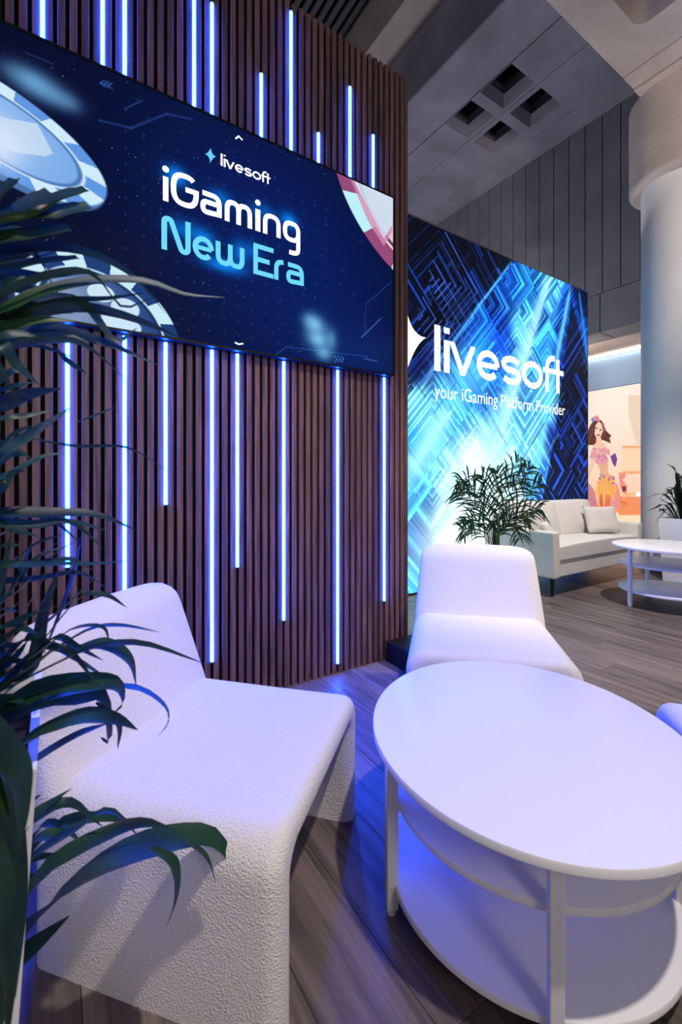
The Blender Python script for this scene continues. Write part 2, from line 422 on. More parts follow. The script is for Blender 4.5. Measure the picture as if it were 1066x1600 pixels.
def squircle(cx, cz, rx, rz, a0, a1, n=24, p=2.7):
    o = []
    for a in np.linspace(a0, a1, n):
        c, s_ = math.cos(math.radians(a)), math.sin(math.radians(a))
        o.append((cx + rx * math.copysign(abs(c) ** (2 / p), c), cz + rz * math.copysign(abs(s_) ** (2 / p), s_)))
    return o
def glyph(bm, ch, x0, x1, zb, xh, asc, s, yo, round_dot=False):
    xl, xr = x0 + s / 2, x1 - s / 2; cx = (x0 + x1) / 2; hs = s / 2; R = lambda p, w=s, c=False: ribbon(bm, p, w, yo, c)
    rx = (xr - xl) / 2; rz = (xh - s) / 2; zc = zb + xh / 2
    if ch == 'l': ribbon(bm, [(cx, zb), (cx, zb + asc)], x1 - x0, yo)
    elif ch == 'i':
        ribbon(bm, [(cx, zb), (cx, zb + xh)], x1 - x0, yo); d = zb + asc - s * .45
        if round_dot:
            vs = [bm.verts.new((p[0], yo, p[1])) for p in arcp(cx, d, s * .62, s * .62, 0, 342, 20)]; bm.faces.new(vs)
        else: ribbon(bm, [(cx, d - s * .42), (cx, d + s * .42)], x1 - x0, yo)
    elif ch == 'v':
        k = s * 1.08
        for sg in (0, 1):
            f_ = (lambda x: x) if sg == 0 else (lambda x: x0 + x1 - x)
            bm.faces.new([bm.verts.new((f_(x), yo, z)) for x, z in ((x0, zb + xh), (x0 + k, zb + xh), (cx, zb + s * 1.25), (cx, zb), (cx - s * .5, zb))])
    elif ch == 'e': R([(xl + hs * .3, zc - s * .02), (xr, zc - s * .02)], s * .82); R(arcp(cx, zc, rx, rz, 0, 318, 30))
    elif ch == 's':
        q = rz / 2; R(arcp(cx, zc + q, rx, q, 25, 270, 16)[:-1] + arcp(cx, zc - q, rx, q, 90, -155, 16))
    elif ch == 'o': R(arcp(cx, zc, rx, rz, 0, 350, 36), s, True)
    elif ch == 'f':
        r = (x1 - xl) * .72; R([(xl, zb), (xl, zb + asc - hs - r)] + arcp(xl + r, zb + asc - hs - r, r, r, 180, 90, 8) + [(x1, zb + asc - hs)])
    elif ch == 't': R([(cx, zb), (cx, zb + asc * .92)])
    elif ch == 'G':
        c2 = zb + asc / 2; rzz = (asc - s) / 2
        R(squircle(cx, c2, rx, rzz, 48, 355, 34) + [(xr, c2 + s * .25), (cx + rx * .05, c2 + s * .25)])
    elif ch == 'a':
        rr_ = (xh - s) * .28; q = zb + hs + rr_
        R([(x0 + s * .4, zb + xh - hs)] + squircle(cx, zc, rx, rz, 80, 0, 10) + [(xr, zb + hs + .004)] + [(xl + rx * .5, zb + hs)] + squircle(xl + rx * .55, q, rx * .55, rr_, 262, 98, 12) + [(xr, zb + hs + 2 * rr_)])
    elif ch in 'mn':
        if ch == 'n': R([(xl, zb)] + squircle(cx, zc, rx, rz, 180, 0, 22) + [(xr, zb)])
        else:
            h2 = rx / 2
            for c in (xl + h2, xr - h2): R([(c - h2, zb)] + squircle(c, zc, h2, rz, 180, 0, 18) + [(c + h2, zb)])
    elif ch == 'g':
        R(squircle(cx, zc, rx, rz, 0, 350, 30), s, True); R([(xr, zc), (xr, zb - xh * .22)] + squircle(cx, zb - xh * .22, rx, xh * .28, 0, -105, 12))
    elif ch == 'N':
        r = rx * .32; R([(xl, zb), (xl, zb + asc - hs - r)] + arcp(xl + r, zb + asc - hs - r, r, r, 180, 35, 8) + arcp(xr - r, zb + hs + r, r, r, 215, 360, 8) + [(xr, zb + asc)])
    elif ch == 'w':
        h2 = rx / 2
        for c in (xl + h2, xr - h2): R([(c - h2, zb + xh)] + squircle(c, zc, h2, rz, 180, 360, 18) + [(c + h2, zb + xh)])
    elif ch == 'E':
        R([(x1, zb + asc - hs), (xl, zb + asc - hs), (xl, zb + hs), (x1, zb + hs)]); R([(xl, zb + asc / 2), (x1 - s * .9, zb + asc / 2)])
    elif ch == 'r': R([(xl, zb)] + squircle(xl + rx * 2, zc, rx * 2, rz, 180, 92, 12))
def star(bm, u0, u1, v0, v1, yo):
    cu, cv = (u0 + u1) / 2, (v0 + v1) / 2; a, b = (u1 - u0) / 2, (v1 - v0) / 2; pts = []
    tips = [(a, b * .12), (a * .06, b), (-a, -b * .12), (-a * .06, -b)]
    for j in range(4):
        t0 = Vector(tips[j]); t1 = Vector(tips[(j + 1) % 4])
        for q in np.linspace(0, 1, 9)[:-1]:
            ct = Vector(((.15 * a, .07 * b), (-.46 * a, .04 * b), (-.15 * a, -.07 * b), (.46 * a, -.04 * b))[j]); p = t0 * (1 - q) ** 2 + ct * 2 * q * (1 - q) + t1 * q ** 2; pts.append((cu + p.x, cv + p.y))
    c = bm.verts.new((cu, yo, cv)); vs = [bm.verts.new((p[0], yo, p[1])) for p in pts]
    for j in range(len(vs)): bm.faces.new((c, vs[j], vs[(j + 1) % len(vs)]))

# ------------------------------------------------------------------ wall display
tv = tag(empty('wall_display', ((TX0 + TX1) / 2, TVY, TZ0)), 'large flat display on the slat wall showing casino chips and iGaming New Era', 'screen')
def local(o, e): o.location = -Vector(e.location); return o
local(box('housing', TX0, TX1, TVY + .004, TVY + .038, TZ0, TZ1, 'black_plastic', tv, .004, 2), tv)
bm = bmesh.new(); bz = .009
for b in ((TX0, TX1, TZ1 - bz, TZ1), (TX0, TX1, TZ0, TZ0 + bz), (TX0, TX0 + bz, TZ0 + bz, TZ1 - bz), (TX1 - bz, TX1, TZ0 + bz, TZ1 - bz)): add_box(bm, b[0], b[1], TVY - .003, TVY + .006, b[2], b[3])
local(bm_obj('bezel', bm, 'black_plastic', tv), tv)
def T(px, py): p = on_y(px, py, TVY); return (p[0], p[2])
c = Canvas(TX0 + bz, TX1 - bz, TZ0 + bz, TZ1 - bz, 760, 420)
c.fill((1, 6, 36)); c.mix(.85 * c.gauss(1.05, 2.05, .55, .5), (0, 28, 100)); c.mix(.5 * c.gauss(.75, 2.4, .35, .3), (6, 30, 100)); c.mix(.35 * c.gauss(1.5, 1.75, .3, .12), (10, 60, 150))
c.mix(.5 * c.gauss(.0, 1.75, .35, .25), (2, 6, 30))
for j in range(260):
    u, v = RNG.uniform(TX0, TX1), RNG.uniform(TZ0, TZ1); r = RNG.uniform(.0008, .0022); c.line((u, v), (u + 1e-4, v), r, (200, 225, 255), RNG.uniform(.3, .9), .0012)
for iu in np.arange(.25, 1.25, .068):
    for iv in np.arange(1.72, 2.5, .068):
        for d in ((.005, 0), (0, .005)): c.line((iu - d[0], iv - d[1]), (iu + d[0], iv + d[1]), .0008, (60, 110, 190), .28)
def circ(pts, col, a, wd=.004):
    for p, q in zip(pts[:-1], pts[1:]): c.line(T(*p), T(*q), wd, col, a, .002)
circ([(155, 188), (205, 200), (260, 178), (300, 186)], (40, 75, 150), .5, .008); circ([(195, 170), (222, 157)], (50, 90, 160), .5); circ([(40, 82), (83, 100)], (40, 70, 140), .5)
circ([(430, 555), (447, 542), (530, 552), (575, 557)], (50, 110, 200), .4); circ([(565, 527), (595, 498)], (90, 150, 230), .6); circ([(570, 560), (590, 565)], (90, 150, 230), .5); circ([(570, 520), (572, 475), (612, 440)], (60, 110, 190), .35)
for dx in (0, 6, 12): circ([(163 + dx, 126 + dx * .3), (157 + dx, 130 + dx * .3), (163 + dx, 135 + dx * .3)], (60, 110, 200), .6)
for dx in (0, 5, 10): circ([(523 + dx, 556), (527 + dx, 561), (523 + dx, 566)], (80, 140, 220), .6)
# soft bokeh chips
for (px, py, su, sv, a) in ((55, 130, .05, .035, .7), (85, 150, .05, .03, .55), (30, 115, .05, .03, .4), (108, 160, .03, .025, .35)): 
    u, v = T(px, py); c.mix(a * c.gauss(u, v, su, sv), (120, 185, 235))
for (px, py, su, sv, a) in ((493, 508, .042, .036, .85), (497, 530, .046, .034, .9), (506, 552, .036, .028, .7), (484, 500, .028, .026, .5), (518, 530, .026, .04, .5)):
    u, v = T(px, py); c.mix(a * c.gauss(u, v, su, sv), (130, 205, 245))
def chip(cu, cv, a, b, ang, n, ph, dark, light, face, rim, suit=None, inner=.74, side=True):
    ca, sa = math.cos(ang), math.sin(ang); x = ((c.U - cu) * ca + (c.V - cv) * sa) / a; y = (-(c.U - cu) * sa + (c.V - cv) * ca) / b
    r = np.hypot(x, y); th = np.arctan2(y, x); e = 2.0 * c.px / b
    # side thickness
    y2 = y + .16; r2 = np.hypot(x, y2); c.mix(np.clip((1 - r2) / e, 0, 1) * side, np.array(dark) * .75)
    al = np.clip((1 - r) / e, 0, 1); segm = (np.floor((th / (2 * np.pi) + ph) * n) % 2)[..., None]
    c.C = c.C * (1 - al[..., None]) + (np.array(light) * segm + np.array(dark) * (1 - segm)) * al[..., None]
    c.mix(np.clip((inner + .03 - r) / e, 0, 1), rim); c.mix(np.clip((inner - r) / e, 0, 1), np.array(dark) * .8); c.mix(np.clip((inner - .05 - r) / e, 0, 1), face)
    c.mix(.5 * np.clip((inner - .05 - r) / e, 0, 1) * np.exp(-((x + .5) ** 2 + (y + .1) ** 2) * 2), (235, 245, 255))
    if suit is not None: c.mix(np.clip((1 - r) / e, 0, 1) * 0, face)
    return x, y
chip(-.135, 2.30, .345, .155, -.40, 18, .01, (95, 150, 225), (205, 235, 250), (120, 170, 232), (225, 245, 255))
c.poly([T(*p) for p in [(-25, 175), (12, 185), (58, 193), (70, 215), (83, 240), (70, 244), (22, 238), (-5, 222)]], (190, 215, 240)); c.mix(.8 * c.gauss(*T(0, 228), .05, .06), (225, 232, 255))
chip(.175, 1.68, .315, .225, -.55, 18, .03, (24, 60, 120), (200, 235, 248), (26, 62, 125), (205, 235, 250), inner=.76)
for (px, py, ru, rv) in ((158, 458, .050, .036), (196, 482, .055, .042), (180, 500, .052, .040), (205, 512, .040, .03)):
    u, v = T(px, py); d = np.hypot((c.U - u) / ru, (c.V - v) / rv); c.mix(np.clip((1 - d) * 14, 0, 1), (200, 228, 245))
chip(1.80, 2.68, .63, .43, -.62, 16, .035, (150, 75, 120), (190, 240, 248), (235, 190, 215), (250, 235, 245), inner=.74, side=False)
c.poly([T(*p) for p in [(553, 282), (575, 290), (613, 305), (613, 352), (600, 372), (585, 345), (565, 310)]], (205, 222, 240), .9)
c.poly([T(*p) for p in [(548, 280), (553, 282), (600, 372), (613, 352), (613, 362), (600, 385), (575, 345)]], (214, 140, 175), .8)
# glow behind the words
for (px, py, su, sv, a) in ((275, 275, .035, .03, .95), (345, 310, .04, .03, .6), (452, 345, .032, .028, .95), (420, 330, .03, .02, .3), (285, 358, .05, .03, .6), (318, 372, .04, .03, .8), (350, 415, .07, .022, .9), (375, 395, .03, .04, .7), (395, 392, .03, .03, .5), (405, 330, .04, .03, .4)):
    u, v = T(px, py); c.mix(a * c.gauss(u, v, su, sv), (0, 140, 255))
local(c.build('panel', lambda U, V: (U, np.full_like(U, TVY), V), 'display_picture', tv), tv)
yo = TVY - .0012
def cr(a, b): return (230 + a / 3.948, 200 + b / 3.948)
def word(name, spec, mname, s, zb, xh, asc, rd):
    bm = bmesh.new()
    for j, (ch, a, b, yy) in enumerate(spec): glyph(bm, ch, T(*cr(a, yy))[0], T(*cr(b, yy))[0], zb, xh, asc, s, yo - j * .00004, rd)
    return local(bm_obj(name, bm, mname, tv), tv)
zb1, zb2 = T(*cr(115, 452))[1], T(*cr(105, 750))[1]
word('lettering', [('i', 97, 131, 400), ('G', 145, 318, 400), ('a', 328, 460, 480), ('m', 478, 647, 520), ('i', 667, 698, 560), ('n', 714, 823, 600), ('g', 837, 944, 650)], 'letter_white', .0225, zb1, .104, .146, True)
word('lettering', [('N', 88, 268, 650), ('e', 280, 412, 740), ('w', 422, 600, 780), ('E', 655, 779, 820), ('r', 783, 857, 860), ('a', 858, 966, 900)], 'letter_cyan', .0225, zb2, .104, .147, True)
LOGO = [('l', 173, 207), ('i', 226, 258), ('v', 256, 403), ('e', 408, 535), ('s', 545, 655), ('o', 660, 775), ('f', 790, 842), ('t', 842, 876)]
def logo(bm, mapx, zb, xh, asc, s, yo):
    for j, (ch, a, b) in enumerate(LOGO): glyph(bm, ch, mapx(a), mapx(b), zb, xh, asc, s, yo - j * .00004)
    zt = zb + xh * .80; ribbon(bm, [(mapx(776), zt), (mapx(890), zt)], s * .85, yo - .0005)
u_a, u_b = T(*cr(453, 200))[0], T(*cr(760, 300))[0]; zl = T(*cr(455, 232))[1]
LX = lambda a: on_y(630 + a / 3.553, 560, YL)[0]
mx = lambda a: u_a + (LX(a) - LX(173)) / (LX(890) - LX(173)) * (u_b - u_a)
bm = bmesh.new(); logo(bm, mx, zl, .0375, .055, .0082, yo); local(bm_obj('logo_lettering', bm, 'letter_white', tv), tv)
bm = bmesh.new(); a0, a1 = T(*cr(355, 162)), T(*cr(426, 178)); star(bm, a0[0], a1[0], T(*cr(392, 217))[1], T(*cr(390, 122))[1], yo); local(bm_obj('logo_star', bm, 'letter_logo_blue', tv), tv)
for (p, q, r) in (((368, 217), (373, 213), (379, 219)), ((367, 535), (373, 538), (380, 537))):
    bm = bmesh.new(); ribbon(bm, [T(*p), T(*q), T(*r)], .007, yo); local(bm_obj('chevron', bm, 'letter_white', tv), tv)

# ------------------------------------------------------------------ lightbox
LB0, LB1, LBT = 1.1, on_y(918, 600, YL)[0], 3.45
lb = tag(empty('lightbox', ((LB0 + LB1) / 2, YL + .06, 0)), 'backlit fabric wall printed with livesoft over blue light beams behind the sofa', 'lightbox')
local(box('frame', LB0, LB1 + .012, YL + .002, YL + .14, 0, LBT + .012, 'black_plastic', lb, .003, 1), lb)
bm = bmesh.new(); add_box(bm, LB0, LB1 + .014, YL - .004, YL + .142, LBT, LBT + .014); add_box(bm, LB1, LB1 + .014, YL - .004, YL + .142, 0, LBT); local(bm_obj('edge_profile', bm, 'alu', lb), lb)
def Lp(px, py): p = on_y(px, py, YL); return (p[0], p[2])
c = Canvas(LB0, LB1, .02, LBT, 620, 460)
CP = [((650, 350), (5, 10, 20)), ((700, 370), (6, 12, 26)), ((660, 430), (10, 40, 120)), ((720, 430), (4, 8, 26)), ((760, 400), (4, 10, 26)), ((790, 435), (20, 100, 220)), ((830, 445), (40, 150, 240)), ((858, 450), (90, 190, 250)), ((890, 480), (15, 80, 200)), ((912, 465), (5, 20, 60)), ((910, 540), (20, 60, 150)),
      ((650, 500), (20, 40, 120)), ((700, 480), (5, 14, 50)), ((740, 500), (20, 90, 200)), ((780, 520), (12, 60, 180)), ((820, 520), (90, 190, 250)), ((850, 540), (40, 140, 240)), ((880, 560), (10, 40, 130)), ((905, 600), (15, 18, 38)), ((650, 570), (10, 25, 80)), ((660, 640), (120, 220, 250)), ((700, 650), (60, 170, 240)), ((740, 600), (25, 110, 215)), ((780, 600), (25, 100, 215)), ((800, 640), (90, 190, 250)), ((850, 620), (110, 210, 250)), ((872, 690), (18, 50, 140)),
      ((900, 660), (18, 22, 42)), ((905, 720), (18, 22, 45)), ((900, 770), (30, 60, 140)), ((650, 700), (60, 180, 250)), ((690, 720), (110, 220, 255)), ((740, 720), (190, 245, 255)), ((780, 700), (150, 230, 255)), ((832, 690), (120, 215, 255)), ((842, 750), (50, 120, 220)), ((660, 780), (40, 160, 240)), ((700, 790), (160, 240, 255)), ((740, 790), (230, 255, 255)), ((650, 850), (30, 130, 230)), ((640, 900), (60, 190, 250)), ((700, 850), (230, 255, 255)), ((760, 840), (240, 255, 255)), ((800, 780), (200, 245, 255)), ((860, 770), (40, 90, 190)),
      ((600, 400), (6, 14, 36)), ((560, 500), (12, 40, 110)), ((560, 700), (70, 180, 250)), ((560, 850), (120, 220, 255))]
num = np.zeros((c.nv, c.nu, 3)); den = np.zeros((c.nv, c.nu))
for (p, col) in CP:
    u, v = Lp(*p); d = ((c.U - u) ** 2 + (c.V - v) ** 2 + .004) ** -2.0; num += d[..., None] * np.array(col); den += d
c.C = num / den[..., None]
e1 = np.array(Lp(800, 408)) - np.array(Lp(722, 505)); e1 /= np.linalg.norm(e1); e2 = np.array([e1[1], -e1[0]]) * .9 + np.array([.25, -.3]); e2 /= np.linalg.norm(e2)
det = e1[0] * e2[1] - e1[1] * e2[0]
A = (c.U * e2[1] - c.V * e2[0]) / det; B = (-c.U * e1[1] + c.V * e1[0]) / det     # oblique coordinates along the two streak directions
lum = c.C.mean(-1) / 255
mod = np.ones_like(A); big = None
for sc, wgt, sd in ((.9, 1.0, 1), (2.2, .9, 2)):
    a_, b_ = A * sc + .37 * sd, B * sc * 1.15 + .61 * sd; i, j = np.floor(a_).astype(int), np.floor(b_).astype(int)
    fa, fb = a_ - i, b_ - j; k4 = hnoise(i, j, sd + 5)
    fa = np.where(k4 < .7, fa, 1 - fa); fb = np.where(k4 < .35, 1 - fb, fb); dd = np.maximum(fa, fb)     # nested corners inside each cell
    h = hnoise(i, j, sd); st = vnoise(dd * 58 / sc ** .6 + 100 * k4 + 200, sd + 9) ** 3 * 1.5 + vnoise(dd * 9 + 70 * k4 + 200, sd + 29) * .55
    m_ = 1 + wgt * (h - .5) * .8 + wgt * (st - .6) * 1.25
    if big is None: mod = m_; big = hnoise(np.floor(A * 2.2 + .74).astype(int), np.floor(B * 2.53 + 1.22).astype(int), 91) < .52
    else: mod = np.where(big, mod, m_)
mod = np.clip(mod, .2, 2.6)
amt = np.clip(1.25 - lum * .95, .2, 1)
c.C = c.C * (1 + (mod - 1)[..., None] * amt[..., None] * np.array([1.25, 1.0, .7]))
dark = np.zeros_like(A); tmp = Canvas(LB0, LB1, .02, LBT, c.nu, c.nv); ins = tmp.poly([Lp(*p) for p in ((893, 470), (922, 575), (922, 830), (838, 830), (866, 690))], (1, 1, 1))
c.C = c.C * (1 - .86 * ins[..., None]) + .86 * ins[..., None] * (np.array((10, 14, 30)) + np.clip(mod - 1.2, 0, 1)[..., None] * np.array((20, 60, 200)))
ins = tmp.poly([Lp(*p) for p in ((560, 300), (920, 300), (802, 408), (722, 505), (690, 505), (655, 560), (560, 560))], (1, 1, 1))
c.C = c.C * (1 - .9 * ins[..., None]) + .9 * ins[..., None] * (np.array((4, 8, 20)) + np.clip(mod - 1.4, 0, 1)[..., None] * np.array((22, 64, 190)))
def lwd(p, q, w0, w1, col, a, pw=2):
    P, Q = np.array(Lp(*p)), np.array(Lp(*q)); d = Q - P; L = np.linalg.norm(d); t = ((c.U - P[0]) * d[0] + (c.V - P[1]) * d[1]) / L ** 2
    dist = np.abs((c.U - P[0]) * d[1] - (c.V - P[1]) * d[0]) / L; wd = w0 + (w1 - w0) * np.clip(t, 0, 1.4)
    c.mix(a * np.exp(-(dist / wd) ** pw) * np.clip((t + .03) * 12, 0, 1) * np.clip((1.15 - t) * 4, 0, 1), col)
lwd((750, 560), (610, 800), .25, .16, (120, 225, 255), .55); lwd((700, 640), (640, 740), .10, .10, (190, 245, 255), .6); lwd((858, 428), (735, 800), .035, .22, (150, 225, 255), .85); lwd((862, 430), (780, 690), .02, .08, (200, 245, 255), .6)
lwd((892, 448), (828, 780), .03, .09, (110, 215, 255), .85); lwd((905, 455), (919, 565), .02, .05, (30, 140, 240), .8)
lwd((800, 408), (660, 600), .012, .02, (90, 190, 250), .8, 2); lwd((880, 440), (800, 760), .02, .05, (60, 160, 245), .5)
# nested angular outlines
def nest(px, py, sz, n, col, a, w=.007):
    o = np.array(Lp(px, py))
    for k in range(n):
        r = sz * (k + 1) / n; pts = [o - e1 * r * .2 + e2 * r, o + e1 * r + e2 * r, o + e1 * r - e2 * r * .3]; 
        if k % 2: pts = pts[:2]
        for p, q in zip(pts[:-1], pts[1:]): c.line(p, q, w, col, a * RNG.uniform(.4, 1))
for (px, py, sz, n, col, a) in ((668, 430, .5, 9, (60, 110, 240), .9), (650, 490, .6, 10, (70, 100, 220), .8), (690, 450, .35, 6, (40, 90, 220), .6), (760, 470, .5, 6, (60, 170, 250), .6), (820, 480, .45, 6, (120, 210, 255), .5), (800, 560, .5, 7, (90, 190, 250), .5), (760, 560, .5, 6, (80, 180, 250), .5), (740, 640, .5, 6, (150, 230, 255), .5), (890, 690, .7, 8, (50, 90, 230), .8), (900, 740, .5, 6, (60, 120, 240), .8), (880, 650, .5, 5, (60, 100, 230), .6), (905, 560, .5, 5, (50, 110, 230), .6), (690, 690, .5, 6, (180, 240, 255), .5), (800, 690, .5, 5, (200, 245, 255), .5), (660, 760, .45, 6, (120, 220, 255), .6), (655, 590, .35, 5, (60, 110, 230), .7), (670, 860, .4, 5, (20, 110, 220), .5), (720, 520, .4, 5, (60, 160, 245), .5)):
    nest(px, py, sz, n, col, a)
for j in range(130):
    px, py = RNG.uniform(640, 918), RNG.uniform(400, 860); p = np.array(Lp(px, py)); L = RNG.uniform(.06, .4); d = e1 if RNG.random() < .55 else e2
    iu = int(np.clip((p[0] - LB0) / c.px, 0, c.nu - 1)); iv = int(np.clip((p[1] - .02) / (c.v[1] - c.v[0]), 0, c.nv - 1)); base = c.C[iv, iu]
    if base.mean() < 24 and RNG.random() < .8: continue
    c.line(p, p + d * L, RNG.choice([.004, .006, .012, .03]), np.clip(base * RNG.uniform(.45, 1.7) + 12, 0, 255), RNG.uniform(.3, .8))
for (px, py, a, b) in ((740, 790, .35, .30), (700, 850, .40, .25), (770, 830, .35, .3), (745, 725, .22, .14)): 
    u, v = Lp(px, py); c.mix(.75 * c.gauss(u, v, a, b), (238, 255, 255))
c.C = np.clip(c.C, 0, 255)
local(c.build('fabric_print', lambda U, V: (U, np.full_like(U, YL), V), 'lightbox_picture', lb), lb)
zb = Lp(685, 580)[1]; yo = YL - .0015
bm = bmesh.new(); logo(bm, LX, zb, .312, Lp(680, 507)[1] - zb, .068, yo); local(bm_obj('logo_lettering', bm, 'letter_white', lb), lb)
bm = bmesh.new(); star(bm, 2.34, Lp(666, 528)[0], 1.86, 2.78, yo); local(bm_obj('logo_star', bm, 'letter_white', lb), lb)
cu = bpy.data.curves.new('tagline', 'FONT'); cu.body = 'your iGaming Platform Provider'; cu.size = .2; cu.resolution_u = 3
to = bpy.data.objects.new('tagline', cu); COL.objects.link(to); dg = bpy.context.evaluated_depsgraph_get(); me = bpy.data.meshes.new_from_object(to.evaluated_get(dg)); bpy.data.objects.remove(to)
co = np.array([v.co[:] for v in me.vertices]); x0, x1 = co[:, 0].min(), co[:, 0].max(); X0, X1 = Lp(679, 612)[0], Lp(883, 640)[0]
k = (X1 - X0) / (x1 - x0); zt = Lp(690, 622)[1]; kz = k * 1.12
for v in me.vertices: v.co = Vector((X0 + (v.co.x - x0) * k, yo, zt + v.co.y * kz))
bm = bmesh.new(); bm.from_mesh(me); bm.verts.ensure_lookup_table()
seen, isl = set(), []
for v in bm.verts:
    if v.index in seen: continue
    st_, grp = [v], []; seen.add(v.index)
    while st_:
        a = st_.pop(); grp.append(a.index)
        for e_ in a.link_edges:
            b = e_.other_vert(a)
            if b.index not in seen: seen.add(b.index); st_.append(b)
    xs = [bm.verts[q].co.x for q in grp]; isl.append((min(xs), max(xs), grp))
isl.sort(key=lambda q: q[0]); gaps = sorted([(isl[q + 1][0] - max(r[1] for r in isl[:q + 1]), q) for q in range(len(isl) - 1)], reverse=True)[:3]
cuts = sorted(q for _, q in gaps); bounds = [0] + [q + 1 for q in cuts] + [len(isl)]
for a, b in zip(bounds[:-1], bounds[1:]):
    keep = {v for q in isl[a:b] for v in q[2]}; mp_ = {v: k for k, v in enumerate(sorted(keep))}
    fs = [[mp_[v.index] for v in f_.verts] for f_ in bm.faces if f_.verts[0].index in keep]
    local(mesh_obj('tagline_word', [bm.verts[v].co[:] for v in sorted(keep)], fs, 'letter_white', lb), lb)
bm.free()

# ------------------------------------------------------------------ booth print and its light line
po = tag(empty('wall_poster', (XB - .005, 4.3, .44)), 'tall peach print of a dancing girl in a flower crown on the booth wall', 'poster')
def Pp(px, py): p = on_x(px, py, XB - .03); return (p[1], p[2])
c = Canvas(2.6, 5.6, .33, 2.675, 520, 440)
def Q(a, b): return Pp(900 + a / 6.4, 580 + b / 6.4)
c.fill((255, 232, 214)); tz = (c.V - .44) / 2.235
c.mix(np.clip(1 - tz * 1.5, 0, 1) * .75, (255, 196, 152)); c.mix(np.clip(.16 - tz, 0, 1) * 9, (250, 160, 105)); c.mix((tz < .018) * 1., (255, 226, 190))
c.mix(.8 * c.gauss(*Q(380, 250), .25, .3), (255, 246, 232))
def PG(pts, col, a=1): c.poly([Q(*p) for p in pts], col, a)
PG([(525, 240), (655, 240), (655, 740), (610, 740), (560, 560), (530, 450)], (238, 208, 182), .8)
PG([(465, 750), (760, 750), (760, 1010), (475, 1010)], (255, 215, 180), .9); PG([(465, 745), (760, 745), (760, 770), (470, 770)], (252, 178, 130)); PG([(470, 1000), (760, 1000), (760, 1025), (470, 1025)], (252, 172, 122))
PG([(470, 1215), (650, 1215), (650, 1250), (470, 1250)], (255, 190, 140)); PG([(600, 1208), (655, 1208), (655, 1272), (600, 1272)], (255, 255, 250)); PG([(430, 1255), (760, 1255), (760, 1440), (430, 1440)], (246, 148, 96), .9)
# figure: hair, head, shoulders, ruffled top, waist, skirt
SK = (246, 200, 176)
PG([(100, 1110), (140, 1130), (190, 1200), (215, 1350), (100, 1350)], (205, 130, 150)); PG([(330, 1130), (410, 1120), (440, 1200), (440, 1380), (350, 1350)], (232, 150, 150))
PG([(190, 490), (150, 530), (118, 600), (105, 690), (130, 740), (190, 735), (215, 690), (275, 690), (330, 715), (355, 725), (330, 680), (355, 640), (300, 600), (285, 530), (255, 490)], (110, 62, 56))
PG([(205, 660), (250, 660), (262, 710), (290, 720), (320, 800), (235, 830), (165, 800), (175, 740), (205, 720)], SK)
PG([(195, 540), (230, 500), (262, 530), (270, 600), (245, 665), (215, 680), (188, 630)], (250, 210, 188))
for e in ((205, 567), (247, 585)): PG([(e[0] - 9, e[1] - 6), (e[0] + 9, e[1] - 4), (e[0] + 8, e[1] + 12), (e[0] - 8, e[1] + 10)], (92, 60, 60))
PG([(208, 628), (242, 632), (232, 652), (216, 648)], (190, 80, 78))
PG([(150, 480), (175, 455), (190, 500), (165, 510)], (120, 130, 220)); PG([(180, 455), (215, 440), (240, 480), (225, 500), (190, 495)], (232, 140, 140)); PG([(262, 520), (290, 525), (300, 590), (275, 600)], (240, 170, 160))
PG([(170, 760), (140, 860), (205, 920), (240, 960), (300, 950), (345, 870), (335, 800), (300, 760), (240, 780)], (236, 160, 168)); 
for k in range(26):
    a, b = RNG.uniform(150, 335), RNG.uniform(770, 920); q = RNG.uniform(10, 22); PG([(a, b - q), (a + q * .6, b), (a, b + q), (a - q * .6, b)], [(200, 120, 190), (160, 120, 200), (245, 205, 190), (240, 130, 130)][k % 4], .9)
PG([(220, 930), (330, 930), (320, 1000), (345, 1070), (240, 1090), (245, 1000)], (236, 178, 150))
PG([(165, 860), (200, 880), (160, 1000), (125, 1080), (118, 1050)], SK); PG([(300, 820), (345, 850), (410, 980), (400, 1030), (350, 960)], (255, 225, 205))
PG([(235, 1060), (350, 1040), (410, 1160), (400, 1230), (370, 1320), (350, 1230), (330, 1330), (300, 1240), (275, 1330), (260, 1230), (235, 1290), (230, 1210), (195, 1250), (205, 1170)], (250, 178, 96))
PG([(235, 1240), (260, 1200), (275, 1350), (240, 1350)], (214, 100, 80)); PG([(300, 1230), (345, 1230), (345, 1350), (285, 1350)], (226, 120, 92))
for k in range(22):
    a, b = RNG.uniform(225, 385), RNG.uniform(1020, 1130); q = RNG.uniform(10, 22); PG([(a, b - q), (a + q * .7, b), (a, b + q), (a - q * .7, b)], [(120, 120, 200), (190, 110, 150), (240, 160, 120), (160, 100, 170)][k % 4], .9)
PG([(345, 850), (395, 818), (415, 880), (400, 950), (378, 955)], (120, 76, 150))
PG([(430, 1010), (500, 1020), (495, 1060), (470, 1080), (515, 1160), (510, 1230), (470, 1215), (440, 1150)], (236, 140, 130), .9); PG([(460, 1150), (500, 1150), (500, 1200), (470, 1205)], (130, 60, 50)); PG([(440, 1210), (460, 1300), (520, 1310), (500, 1350), (450, 1330)], (235, 120, 80), .8)
for (a, b, c_, d, w_) in ((190, 520, 130, 720, .010), (200, 510, 150, 735, .010), (262, 520, 345, 700, .009), (270, 560, 352, 660, .008), (258, 510, 300, 690, .009)): c.line(Q(a, b), Q(c_, d), w_, (84, 44, 44), .7)
for (a, b, c_, d) in ((255, 500, 285, 640), (175, 560, 140, 700)): c.line(Q(a, b), Q(c_, d), .008, (170, 100, 84), .7)
for k in range(14):
    a = 205 + k * 15; c.line(Q(285 + (k - 7) * 6, 1090), Q(a, 1225 + 30 * math.sin(k)), .010, [(255, 205, 120), (240, 140, 80), (250, 170, 110)][k % 3], .8)
